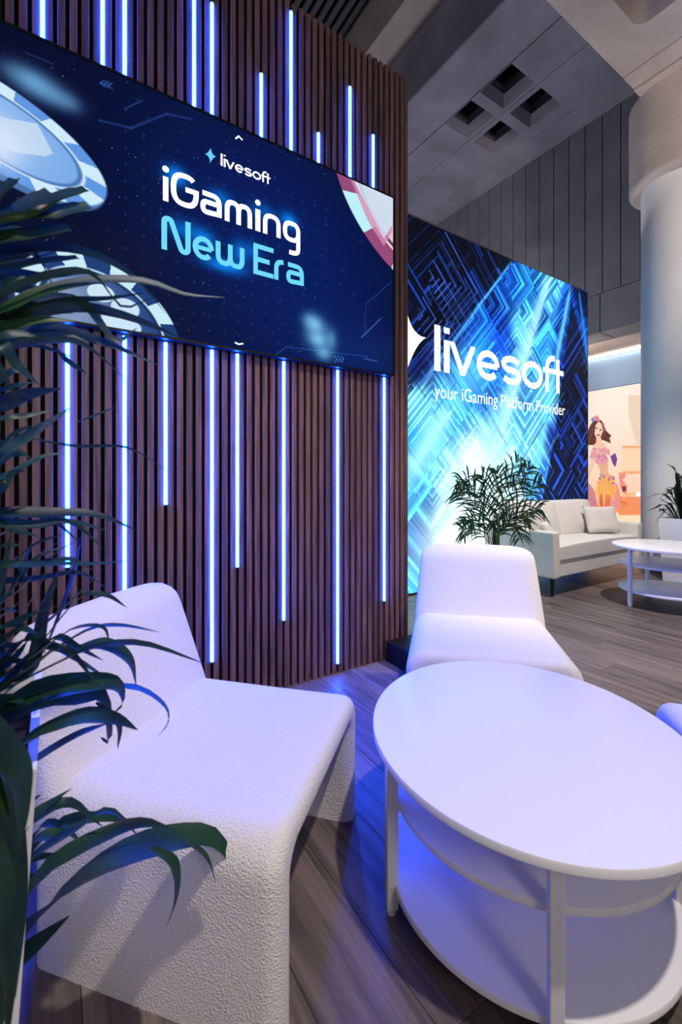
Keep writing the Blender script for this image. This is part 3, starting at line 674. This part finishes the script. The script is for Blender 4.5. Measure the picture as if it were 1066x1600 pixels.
c.line(Q(150, 870), Q(118, 1075), .016, (246, 196, 172), .9); c.line(Q(315, 840), Q(405, 1000), .016, (255, 226, 206), .9)
c.mix(.35 * c.gauss(*Q(270, 1180), .14, .12), (255, 190, 110))
local(c.build('print', lambda U, V: (np.full_like(U, XB - .03), U, V), 'poster_picture', po), po)
local(box('backing', XB - .029, XB + .012, 2.6, 5.6, .33, 2.675, 'booth_white', po), po)
ls = tag(empty('light_line', (XB - .03, 4.4, 3.25)), 'thin white linear light above the pale header of the peach booth', 'lamp')
local(box('housing', XB - .05, XB - .022, 1.8, 6.9, 3.264, 3.292, 'booth_white', ls), ls); local(box('diffuser', XB - .075, XB - .05, 1.8, 6.9, 3.25, 3.285, 'white_strip', ls), ls)

# ------------------------------------------------------------------ lounge chairs
def make_chair(name, loc, ang, label):
    e = tag(empty(name, (*loc, 0), math.radians(ang)), label, 'chair', 'white boucle lounge chairs around the round table')
    W, H, th, r = .325, .385, .078, .085
    # arch-shaped seat: profile across the width, swept front to back
    outer = [(-W, 0)] + [(-W + r - r * math.cos(a), H - r + r * math.sin(a)) for a in np.linspace(0, math.pi / 2, 8)] + [(W - r + r * math.sin(a), H - r + r * math.cos(a)) for a in np.linspace(0, math.pi / 2, 8)] + [(W, 0)]
    ri = .04; wi, hi_ = W - th, H - th
    inner = [(-wi, 0)] + [(-wi + ri - ri * math.cos(a), hi_ - ri + ri * math.sin(a)) for a in np.linspace(0, math.pi / 2, 8)] + [(wi - ri + ri * math.sin(a), hi_ - ri + ri * math.cos(a)) for a in np.linspace(0, math.pi / 2, 8)] + [(wi, 0)]
    n = len(outer); bm = bmesh.new(); rings = []
    rc = .036; xs = []
    for a in np.linspace(0, math.pi / 2, 6): xs.append((-.34 + rc * (1 - math.sin(a)), 1))          # placeholder stations, rounded below
    st = [(-.34 + rc * (1 - math.cos(a)), rc * (1 - math.sin(a))) for a in np.linspace(0, math.pi / 2, 6)] + [(x, 0) for x in (-.15, 0, .1)] + [(.245 - rc + rc * math.sin(a), rc * (1 - math.cos(a))) for a in np.linspace(0, math.pi / 2, 6)]
    for (x, ins) in st:
        ring = []
        taper = 1 + .03 * (x - .245) / .58
        for q in range(n):
            o, i_ = Vector(outer[q]), Vector(inner[q]); d = (i_ - o); d = d.normalized() if q not in (0, n - 1) else Vector((math.copysign(1, -o.x), 0))
            p = o + d * ins; sag = -.012 * math.exp(-((p.x / .2) ** 2)) * math.exp(-((x + .02) / .22) ** 2) if p.y > .3 else 0
            ring.append(bm.verts.new((x, p.x * taper, p.y + sag)))
        for q in range(n - 1, -1, -1):
            o, i_ = Vector(outer[q]), Vector(inner[q]); d = (o - i_); d = d.normalized() if q not in (0, n - 1) else Vector((math.copysign(1, o.x), 0))
            p = i_ + d * ins * .8; ring.append(bm.verts.new((x, p.x * taper, p.y)))
        rings.append(ring)
    m = len(rings[0])
    for a, b in zip(rings[:-1], rings[1:]):
        for q in range(m): bm.faces.new((a[q], a[(q + 1) % m], b[(q + 1) % m], b[q]))
    for ring in (rings[0], rings[-1]):
        for q in range(n - 1): bm.faces.new((ring[q], ring[q + 1], ring[m - 2 - q], ring[m - 1 - q]))
    o = bm_obj('seat', bm, 'boucle', e); shade_auto(o, 50)
    # leaning back: rounded slab
    bm = bmesh.new(); nz, na = 15, 40; rings = []
    for j in range(nz + 1):
        t = j / nz; 
        z = .20 + .515 * t; xc = -.318 - .115 * max(0, (z - .34)) / .37 ; hw = .312 - .034 * max(0, t - .3) / .7
        hx = .062
        d = max(0, (z - (.715 - .062)) / .062); sh = .062 * (1 - math.sqrt(max(0, 1 - d * d)))
        ring = []
        for q in range(na):
            a = 2 * math.pi * q / na; cc, ss = math.cos(a), math.sin(a); p = 5.0
            y = (hw - sh * .9) * math.copysign(abs(cc) ** (2 / p), cc); x = max(.002, hx - sh) * math.copysign(abs(ss) ** (2 / 3.2), ss)
            ring.append(bm.verts.new((xc + x, y, z)))
        rings.append(ring)
    for a, b in zip(rings[:-1], rings[1:]):
        for q in range(na): bm.faces.new((a[q], a[(q + 1) % na], b[(q + 1) % na], b[q]))
    bm.faces.new(rings[0][::-1]); bm.faces.new(rings[-1])
    o = bm_obj('backrest', bm, 'boucle', e, True)
    md = o.modifiers.new('s', 'SUBSURF'); md.levels = 1; md.render_levels = 1
    return e
make_chair('lounge_chair', (.419, 1.131), -48, 'white boucle lounge chair beside the tall planter, its back towards the slat wall')
make_chair('lounge_chair', (1.559, 1.2545), -135, 'white boucle lounge chair with its back to the feathery palm and sofa')
make_chair('lounge_chair', (1.505, .235), 132, 'white boucle lounge chair across the round table from the chair by the planter')

# ------------------------------------------------------------------ tables
def make_table(loc, ztop, zmid, zlow, ra, rb, ang, rs, label):
    e = tag(empty('coffee_table', (*loc, 0)), label, 'table', 'white three-tier coffee tables')
    def disc(name, a, b, z0, z1):
        n = 96; bm = bmesh.new(); ca, sa = math.cos(ang), math.sin(ang)
        pr = [(z0, .004), (z0 + .003, 0), (z1 - .004, 0), (z1 - .001, .0015), (z1, .005)]; rg = []
        for z, i in pr:
            rg.append([bm.verts.new(((a - i) * math.cos(t) * ca - (b - i) * math.sin(t) * sa, (a - i) * math.cos(t) * sa + (b - i) * math.sin(t) * ca, z)) for t in np.linspace(0, 2 * math.pi, n, endpoint=False)])
        for p, q in zip(rg[:-1], rg[1:]):
            for k in range(n): bm.faces.new((p[k], p[(k + 1) % n], q[(k + 1) % n], q[k]))
        bm.faces.new(rg[0][::-1]); bm.faces.new(rg[-1]); o = bm_obj(name, bm, 'white_lacquer', e); shade_auto(o, 35)
    disc('tabletop', ra, rb, ztop - .02, ztop); disc('shelf', rs, rs, zmid - .018, zmid); disc('shelf', rs + .008, rs + .008, zlow - .018, zlow)
    for a in (156, 224, 310, 45):
        t = math.radians(a); rl = rs + .012; x, y = rl * math.cos(t), rl * math.sin(t)
        o = box('leg', -.014, .014, -.013, .013, .012, ztop - .02, 'white_lacquer', e, .003, 2); o.location = (x, y, 0); o.rotation_euler = (0, 0, t)
        bm = bmesh.new(); add_cyl(bm, 0, 0, 0, .013, .012, .0135, 16); f = bm_obj('foot', bm, 'white_lacquer', o); shade_auto(f)
make_table((1.006, .695), .42, .275, .075, .416, .380, math.radians(55), .332, 'white round coffee table with two lower shelves between the boucle chairs')
make_table((4.34, 1.62), .50, .35, .135, .405, .40, 0, .345, 'white oval coffee table with two lower shelves in front of the sofa')

# ------------------------------------------------------------------ sofa
SX0, SX1, SF, SB = 3.70, 5.36, 2.235, 2.99
sf = tag(empty('sofa', ((SX0 + SX1) / 2, (SF + SB) / 2, 0)), 'cream two-seat sofa with black tapered legs against the lightbox', 'sofa')
def soft(name, x0, x1, y0, y1, z0, z1, m, parent, r=.04, lev=2, warp=None):
    bm = bmesh.new(); add_box(bm, x0, x1, y0, y1, z0, z1)
    bmesh.ops.subdivide_edges(bm, edges=bm.edges[:], cuts=4, use_grid_fill=True)
    if warp:
        for v in bm.verts: v.co = Vector(warp(v.co))
    o = bm_obj(name, bm, m, parent, True); md = o.modifiers.new('b', 'BEVEL'); md.width = r; md.segments = 4; md.limit_method = 'ANGLE'; md.angle_limit = math.radians(50)
    o.data.polygons.foreach_set('use_smooth', [True] * len(o.data.polygons))
    md2 = o.modifiers.new('w', 'WEIGHTED_NORMAL')
    return local(o, parent) if parent else o
soft('base', SX0 + .05, SX1 - .05, SF + .02, SB, .175, .33, 'sofa_linen', sf, .012)
for s, xa, xb in ((-1, SX0, SX0 + .105), (1, SX1 - .105, SX1)):
    def flare(co, s=s):
        t = max(0, (co.z - .17) / .42); return (co.x + s * .02 * t * t, co.y, co.z - .03 * max(0, (co.y - SF) / .75) * 0)
    soft('armrest', xa, xb, SF, SB, .17, .59, 'sofa_linen', sf, .026, warp=flare)
soft('back_frame', SX0 + .09, SX1 - .09, SB - .13, SB, .30, .70, 'sofa_linen', sf, .03)
def puff(cx, cz, hx, hz, d):
    def f(co):
        a = max(0, 1 - ((co.x - cx) / hx) ** 2) * max(0, 1 - ((co.z - cz) / hz) ** 2); return (co.x, co.y - d * a, co.z)
    return f
soft('seat_cushion', SX0 + .10, SX1 - .10, SF + .005, SB - .14,   .322, .452, 'sofa_linen', sf, .014, warp=lambda co: (co.x, co.y, co.z + (.02 * max(0, 1 - ((co.x - 4.53) / .8) ** 2) if co.z > .4 else 0)))
for xa, xb in ((SX0 + .105, 4.527), (4.533, SX1 - .105)):
    cxm = (xa + xb) / 2; hx = (xb - xa) / 2; pf = puff(cxm, .64, hx, .2, .07)
    def tilt(co, pf=pf):
        p = pf(co); r = (p[2] - .45); btn = math.exp(-((p[0] - cxm) ** 2 + (p[2] - .68) ** 2) / .003) if p[1] < 2.7 else 0
        return (p[0], p[1] + r * .28 + .05 * btn, p[2])
    soft('back_cushion', xa, xb, 2.64, 2.80, .455, .825, 'sofa_linen', sf, .05, warp=tilt)
for x in (SX0 + .085, SX1 - .085):
    for y in (SF + .075, SB - .08):
        bm = bmesh.new(); add_cyl(bm, 0, 0, 0, .178, .014, .024, 16); o = bm_obj('leg', bm, 'black_wood', sf); o.location = Vector((x, y, 0)) - sf.location; shade_auto(o)
# piping on the seat cushion front
def pillow(loc, rz, rx, w, h, d, label):
    n = 18; bm = bmesh.new(); grid = {}
    for s in (-1, 1):
        for i in range(n + 1):
            for j in range(n + 1):
                u, v = 2 * i / n - 1, 2 * j / n - 1
                if s == 1 and (i in (0, n) or j in (0, n)): grid[s, i, j] = grid[-1, i, j]; continue
                pinch = 1 - .07 * (1 - abs(u) ** 2) * abs(v) ** 4; pin2 = 1 - .07 * (1 - v * v) * abs(u) ** 4
                t = (max(0, (1 - u ** 4)) * max(0, (1 - v ** 4))) ** .5
                grid[s, i, j] = bm.verts.new((u * w / 2 * pin2, s * d / 2 * t, (v * h / 2) * pinch + h / 2))
    for s in (-1, 1):
        for i in range(n):
            for j in range(n): bm.faces.new((grid[s, i, j], grid[s, i + 1, j], grid[s, i + 1, j + 1], grid[s, i, j + 1]))
    o = bm_obj('throw_pillow', bm, 'sofa_linen', None, True); o.location = loc; o.rotation_euler = (rx, 0, rz)
    return tag(o, label, 'pillow')
pillow((5.02, 2.46, .476), math.radians(-22), math.radians(-18), .40, .30, .11, 'square cream throw pillow leaning where the sofa meets the booth end')
pillow((3.99, 2.42, .470), math.radians(30), math.radians(-30), .36, .20, .10, 'cream throw pillow lying by the sofa arm behind the palm')

# ------------------------------------------------------------------ plants
def planter(e, top, bot, h, rim=.012):
    t, b = top / 2, bot / 2
    bm = bmesh.new()
    def ring(r, z): return [bm.verts.new((sx * r, sy * r, z)) for sx, sy in ((-1, -1), (1, -1), (1, 1), (-1, 1))]
    R = [ring(b, 0), ring(t, h), ring(t - rim, h), ring(t - rim - .006, h - .06)]
    for p, q in zip(R[:-1], R[1:]):
        for k in range(4): bm.faces.new((p[k], p[(k + 1) % 4], q[(k + 1) % 4], q[k]))
    bm.faces.new(R[0][::-1]); bm_obj('pot', bm, 'white_planter', e)
    r = t - rim - .004
    box('soil', -r, r, -r, r, h - .075, h - .045, 'soil', e)
def catmull(pts, n):
    P = [pts[0] * 2 - pts[1]] + list(pts) + [pts[-1] * 2 - pts[-2]]; out = []; m = len(pts) - 1
    for k in range(n + 1):
        t = k / n * m; i = min(int(t), m - 1); f = t - i; a, b, c_, d = P[i], P[i + 1], P[i + 2], P[i + 3]
        out.append(.5 * ((2 * b) + (c_ - a) * f + (2 * a - 5 * b + 4 * c_ - d) * f * f + (3 * b - a - 3 * c_ + d) * f ** 3))
    return out
def leaf(bm, pts, wd, n=16, side=None, fold=.25, blunt=False, wbase=.5):
    C_ = catmull(pts, n); rows = []
    for k, p in enumerate(C_):
        t = k / n; d = (C_[min(k + 1, n)] - C_[max(k - 1, 0)]).normalized()
        up = Vector((0, 0, 1)); sv = side if side is not None else d.cross(up)
        sv = (sv - d * sv.dot(d)); sv = sv.normalized() if sv.length > 1e-4 else Vector((1, 0, 0))
        nn = sv.cross(d).normalized()
        if blunt: pw = min(1, (wbase + (1 - wbase) * t / .4)) * (1 if t < .93 else .75)
        else: pw = min(1, wbase + (1 - wbase) * min(1, t / .35)) * max(0, 1 - max(0, (t - .45) / .55) ** 1.8)
        h = wd / 2 * pw + .0004
        rows.append([bm.verts.new(p - sv * h + nn * h * fold), bm.verts.new(p), bm.verts.new(p + sv * h + nn * h * fold)])
    for a, b in zip(rows[:-1], rows[1:]):
        for q in range(2): bm.faces.new((a[q], a[q + 1], b[q + 1], b[q]))
# strap-leaved plant in the foreground
PC = Vector((-.197, .905, 0))
fp = tag(empty('potted_plant', PC), 'large strap-leaved plant in a tapered white planter overhanging the boucle chair', 'plant')
planter(fp, .36, .28, .66)
for dx, dy, hh in ((-.03, .02, 1.30), (.05, -.03, 1.12), (-.02, -.06, .98), (.04, .06, .86)):
    bm = bmesh.new(); add_cyl(bm, dx, dy, .60, hh, .018, .013, 12); o = bm_obj('cane', bm, 'cane', fp); shade_auto(o)
LV = [([(-20, 350), (5, 305), (25, 280)], 26, 1), ([(-10, 352), (35, 325), (78, 300)], 18, 1), ([(30, 345), (85, 312), (135, 296)], 18, 1), ([(40, 338), (95, 330), (139, 322)], 18, 1), ([(-10, 352), (40, 341), (95, 337)], 12, 0), ([(-10, 378), (55, 364), (108, 356)], 16, 1),
      ([(-10, 394), (70, 385), (140, 395), (200, 425), (235, 460), (258, 490)], 10, 0), ([(-10, 428), (60, 411), (122, 403)], 16, 1), ([(10, 425), (70, 432), (130, 428)], 14, 0), ([(-10, 487), (60, 457), (150, 438), (230, 440), (290, 460), (352, 465)], 14, 0), ([(10, 492), (100, 470), (170, 466), (222, 458)], 8, 0),
      ([(20, 502), (110, 480), (180, 490), (240, 510), (286, 530)], 15, 0), ([(-10, 512), (60, 500), (118, 503)], 16, 0), ([(-10, 532), (80, 512), (150, 530), (200, 550), (246, 570)], 12, 0), ([(0, 535), (90, 521), (182, 546)], 14, 0), ([(70, 525), (100, 560), (136, 584)], 9, 0), ([(-8, 535), (25, 570), (62, 602)], 17, 0),
      ([(-8, 635), (45, 617), (96, 607)], 24, 0), ([(-8, 657), (50, 648), (82, 641)], 7, 0), ([(-8, 705), (60, 670), (110, 637)], 13, 0), ([(-8, 690), (40, 688), (70, 686)], 8, 0), ([(60, 688), (120, 697), (200, 700), (262, 736)], 3.5, 0), ([(-8, 748), (60, 716), (100, 707)], 8, 0), ([(120, 660), (182, 636)], 3, 0),
      ([(-8, 803), (80, 802), (150, 804), (212, 828)], 16, 0), ([(100, 810), (165, 829)], 6, 0), ([(-8, 900), (55, 852), (100, 835)], 18, 0), ([(-8, 888), (70, 882), (150, 881), (200, 876)], 11, 0), ([(20, 930), (80, 870), (146, 831)], 9, 0), ([(40, 1060), (72, 950), (92, 890)], 15, 0), ([(70, 1020), (110, 920), (126, 846)], 17, 0), ([(20, 1010), (100, 950), (162, 888)], 13, 0),
      ([(-8, 985), (50, 962), (95, 945)], 15, 0), ([(60, 1010), (125, 935), (165, 930), (198, 949)], 6, 0), ([(30, 1035), (110, 985), (160, 980), (171, 1008)], 8, 0), ([(-8, 1085), (80, 1020), (140, 985), (190, 978), (250, 988)], 15, 0), ([(-8, 1085), (80, 1042), (150, 1012), (225, 1006), (320, 1037)], 14, 0), ([(100, 1022), (160, 1008), (200, 1030), (213, 1072)], 16, 0), ([(-8, 1115), (60, 1082), (145, 1047)], 16, 0),
      ([(10, 1125), (100, 1088), (200, 1075), (250, 1098), (263, 1125), (245, 1153)], 19, 0), ([(-8, 1190), (60, 1150), (130, 1122), (180, 1124), (216, 1141)], 36, 0), ([(-8, 1245), (50, 1195), (120, 1150), (170, 1130)], 30, 0), ([(60, 1082), (105, 1062), (131, 1083)], 8, 0), ([(150, 1098), (184, 1130), (184, 1171)], 7, 0), ([(-8, 1130), (50, 1105), (100, 1098)], 18, 0), ([(-8, 1060), (40, 1030), (70, 1000)], 14, 0),
      ([(0, 1310), (60, 1268), (112, 1232)], 14, 0), ([(20, 1335), (100, 1286), (160, 1277), (220, 1287)], 12, 0), ([(-8, 1440), (80, 1352), (170, 1302), (230, 1286), (284, 1306)], 17, 0), ([(-10, 1500), (80, 1415), (180, 1345), (270, 1312), (335, 1310), (374, 1366)], 46, 0), ([(235, 1325), (270, 1350), (274, 1400), (257, 1456)], 14, 0), ([(290, 1315), (322, 1340), (338, 1384)], 9, 0), ([(-10, 1540), (40, 1490), (110, 1430)], 30, 0), ([(-8, 1347), (40, 1341), (102, 1334)], 11, 0), ([(-8, 1392), (30, 1376), (62, 1368)], 13, 0), ([(-8, 1300), (20, 1275), (45, 1268)], 22, 0), ([(-8, 1430), (30, 1400), (60, 1378)], 14, 0),
      ([(-8, 770), (20, 740), (40, 735)], 10, 0), ([(-8, 950), (30, 900), (52, 840)], 11, 0), ([(-8, 840), (20, 830), (60, 838)], 16, 0), ([(-8, 1010), (30, 985), (60, 990)], 18, 0), ([(-8, 600), (20, 580), (40, 582)], 12, 0), ([(-8, 470), (20, 440), (60, 436)], 18, 0)]
LV += [([(-60, 1120), (0, 1180), (22, 1330), (14, 1520)], 40, 0), ([(-60, 1150), (-12, 1240), (5, 1420), (0, 1640)], 44, 0), ([(-70, 1100), (20, 1190), (34, 1260), (30, 1330)], 30, 0), ([(-60, 1300), (-10, 1380), (12, 1500), (10, 1650)], 40, 0), ([(-60, 1180), (5, 1260), (30, 1400), (24, 1560)], 30, 0)]
rl = random.Random(5)
for (pts, wpx, blunt) in list(LV):
    if len(pts) >= 3 and -10 <= pts[0][0] < 30 and wpx < 25:
        for q in range(2 if pts[0][1] > 780 else 1):
            dx, dy, sc_ = rl.uniform(-30, 0), rl.uniform(-22, 22), rl.uniform(.55, .9)
            LV.append(([(pts[0][0] + (x - pts[0][0]) * sc_ + dx, y + dy + (j * rl.uniform(-6, 10))) for j, (x, y) in enumerate(pts)], wpx * rl.uniform(.7, 1.1), 0))
viewdir = Vector((FW[0], FW[1], 0))
for (pts, wpx, blunt) in LV:
    d0 = (.46 if pts[0][0] < -40 else .60) + rl.uniform(-.02, .05); P = [at_depth(x, y, d0 + .00055 * max(0, x)) for x, y in pts]
    root = Vector((PC.x + rl.uniform(-.05, .05), PC.y + rl.uniform(-.06, .04), max(.60, min(1.28, P[0].z - rl.uniform(.03, .16)))))
    P = [root, root.lerp(P[0], .55) + Vector((0, 0, .04))] + P if pts[0][0] < 60 else P
    P = [p - PC for p in P]; bm = bmesh.new()
    ym = sum(p[1] for p in pts) / len(pts); tiltz = .5 if ym < 750 else (-.35 if ym < 950 else -.12)
    kcam = .8
    if ym < 750 and (blunt or rl.random() < .55): tiltz, kcam = -.9, .5
    sd = (-viewdir * kcam + Vector((0, 0, tiltz)) + Vector((rl.uniform(-.3, .3), rl.uniform(-.3, .3), rl.uniform(-.25, .25)))).normalized()
    leaf(bm, P, wpx / F * (d0 + .05) * ((1.9 if ym > 950 else 1.35) if wpx < 25 else (1.5 if ym > 950 else 1.2)), 20, sd, .22, bool(blunt), .35)
    bm_obj('leaf', bm, 'leaf_strap', fp, True)
for k in range(34):                      # the side of the crown turned away from the chair
    a = rl.uniform(math.radians(110), math.radians(250)); z0 = rl.uniform(.7, 1.25); L = rl.uniform(.25, .45); up = rl.uniform(.05, .3)
    dv = Vector((math.cos(a), math.sin(a) * .6, 0)); r0 = Vector((0, 0, z0)); bm = bmesh.new()
    leaf(bm, [r0, r0 + dv * L * .5 + Vector((0, 0, up)), r0 + dv * L + Vector((0, 0, up * .7)), r0 + dv * L * 1.3 + Vector((0, 0, up * .1))], rl.uniform(.012, .03), 14, None, .22)
    bm_obj('leaf', bm, 'leaf_strap', fp, True)

# feathery palm behind the second chair
pp = tag(empty('potted_palm', (3.0, 2.30, 0)), 'feathery green palm standing between the boucle chair and the glowing lightbox', 'plant')
planter(pp, .30, .24, .30)
def frond(pts, ln, n, wleaf, droop, name='frond'):
    bm = bmesh.new(); Cc = catmull([Vector(p) for p in pts], 26)
    for k in range(26):
        d = (Cc[k + 1] - Cc[k]).normalized(); s_ = d.cross(Vector((0, 1, 0))).normalized(); q = d.cross(s_); rad = .004 * (1 - .8 * k / 26)
        a = [bm.verts.new(Cc[k] + s_ * rad), bm.verts.new(Cc[k] + q * rad), bm.verts.new(Cc[k] - s_ * rad)]; b = [bm.verts.new(Cc[k + 1] + s_ * rad), bm.verts.new(Cc[k + 1] + q * rad), bm.verts.new(Cc[k + 1] - s_ * rad)]
        for j in range(3): bm.faces.new((a[j], a[(j + 1) % 3], b[(j + 1) % 3], b[j]))
    for k in range(n):
        t = .38 + .62 * k / (n - 1); i = min(25, int(t * 26)); p = Cc[i]; d = (Cc[min(26, i + 1)] - Cc[max(0, i - 1)]).normalized()
        s_ = d.cross(Vector((FW[0], FW[1], 0))).normalized(); L = ln * (math.sin(math.pi * (.25 + .62 * (t - .38) / .62))) * rl.uniform(.8, 1.1)
        for sg in (-1, 1):
            out = (d * .7 + s_ * sg * .7 + Vector((rl.uniform(-.2, .2), rl.uniform(-.35, .35), rl.uniform(-.1, .1)))).normalized()
            leaf(bm, [p, p + out * L * .5 + Vector((0, 0, .012)), p + out * L + Vector((0, 0, -droop * rl.uniform(.3, 1.2)))], wleaf, 5, (out.cross(Vector((FW[0], FW[1], 0))) + Vector((rl.uniform(-.5, .5), rl.uniform(-.5, .5), rl.uniform(-.3, .3)))).normalized(), .3)
    return bm
PPX = [((770, 850), (778, 780), (800, 735), (812, 716)), ((775, 850), (790, 770), (815, 745), (830, 728)), ((765, 850), (755, 790), (735, 755), (716, 752)), ((765, 850), (750, 800), (728, 775), (712, 768)), ((770, 850), (764, 790), (760, 755), (752, 742)), ((770, 850), (772, 780), (778, 750), (776, 735)), ((775, 850), (800, 800), (830, 765), (846, 756)), ((775, 850), (800, 815), (825, 798), (845, 796)), ((772, 850), (790, 825), (805, 823), (815, 845)), ((765, 850), (745, 830), (730, 825), (722, 828)), ((768, 850), (760, 800), (742, 768), (724, 760)), ((774, 850), (786, 795), (800, 768), (822, 758)), ((772, 850), (790, 818), (810, 805), (826, 812)), ((768, 850), (752, 818), (742, 812), (734, 818))]
for k, pts in enumerate(PPX):
    dep = 3.58 + rl.uniform(-.12, .1)
    P = [at_depth(x, y, 3.60 + (dep - 3.60) * j / 3) - Vector(pp.location) for j, (x, y) in enumerate(pts)]
    P = [Vector((rl.uniform(-.03, .03), rl.uniform(-.03, .03), .26)), P[0] + Vector((0, 0, 0))] + P[1:]
    bm_obj('frond', frond(P, .20, 12, .0125, .035), 'leaf_palm', pp, True)
for k in range(7):
    bm = bmesh.new(); a = rl.uniform(0, 6.28); add_cyl(bm, .03 * math.cos(a), .03 * math.sin(a), .24, .62 + rl.uniform(0, .2), .008, .004, 8); bm_obj('stem', bm, 'leaf_palm', pp, True)

# dark plant in the white planter by the column
dp = tag(empty('potted_plant', (5.50, 1.89, 0)), 'dark arching plant in a tapered white planter standing before the white column', 'plant')
planter(dp, .36, .30, .655)
DL = [((1050, 805), (1046, 780), (1030, 772), (1008, 780)), ((1048, 805), (1040, 790), (1025, 794), (1009, 800)), ((1055, 806), (1050, 775), (1045, 766), (1040, 764)), ((1052, 806), (1048, 790), (1040, 785), (1030, 778)), ((1060, 806), (1062, 770), (1055, 735), (1040, 724)), ((1066, 800), (1066, 770), (1070, 740), (1085, 725)), ((1062, 806), (1075, 780), (1090, 775), (1105, 790)), ((1045, 806), (1038, 800), (1034, 795), (1031, 800)), ((1060, 806), (1055, 770), (1046, 762), (1036, 770)), ((1068, 806), (1080, 760), (1098, 740), (1110, 742)), ((1055, 808), (1060, 815), (1066, 822), (1072, 830)), ((1058, 806), (1058, 770), (1062, 745), (1052, 736))]
for pts in DL:
    P = [at_depth(x, y, 4.62 + rl.uniform(-.06, .06)) - Vector(dp.location) for x, y in pts]; P[0] = Vector((rl.uniform(-.05, .05), rl.uniform(-.05, .05), .60))
    bm = bmesh.new(); leaf(bm, P, .042, 14, None, .3); bm_obj('leaf', bm, 'leaf_dark', dp, True)
for k in range(10):
    a = rl.uniform(0, 6.28); L = rl.uniform(.15, .28); hgt = rl.uniform(.15, .4); dv = Vector((math.cos(a), math.sin(a), 0)); r0 = Vector((0, 0, .6))
    bm = bmesh.new(); leaf(bm, [r0, r0 + dv * L * .4 + Vector((0, 0, hgt)), r0 + dv * L + Vector((0, 0, hgt * .8))], .035, 12, None, .3); bm_obj('leaf', bm, 'leaf_dark', dp, True)

# low black power box at the foot of the slat wall
pb = tag(empty('power_box', (1.74, 1.90, 0)), 'low black power box on the floor at the end of the slat wall', 'power box')
box('body', -.12, .10, -.11, .105, 0, .105, 'black_plastic', pb, .006, 2)
box('lid', -.124, .104, -.114, .109, .105, .118, 'black_plastic', pb, .004, 2)
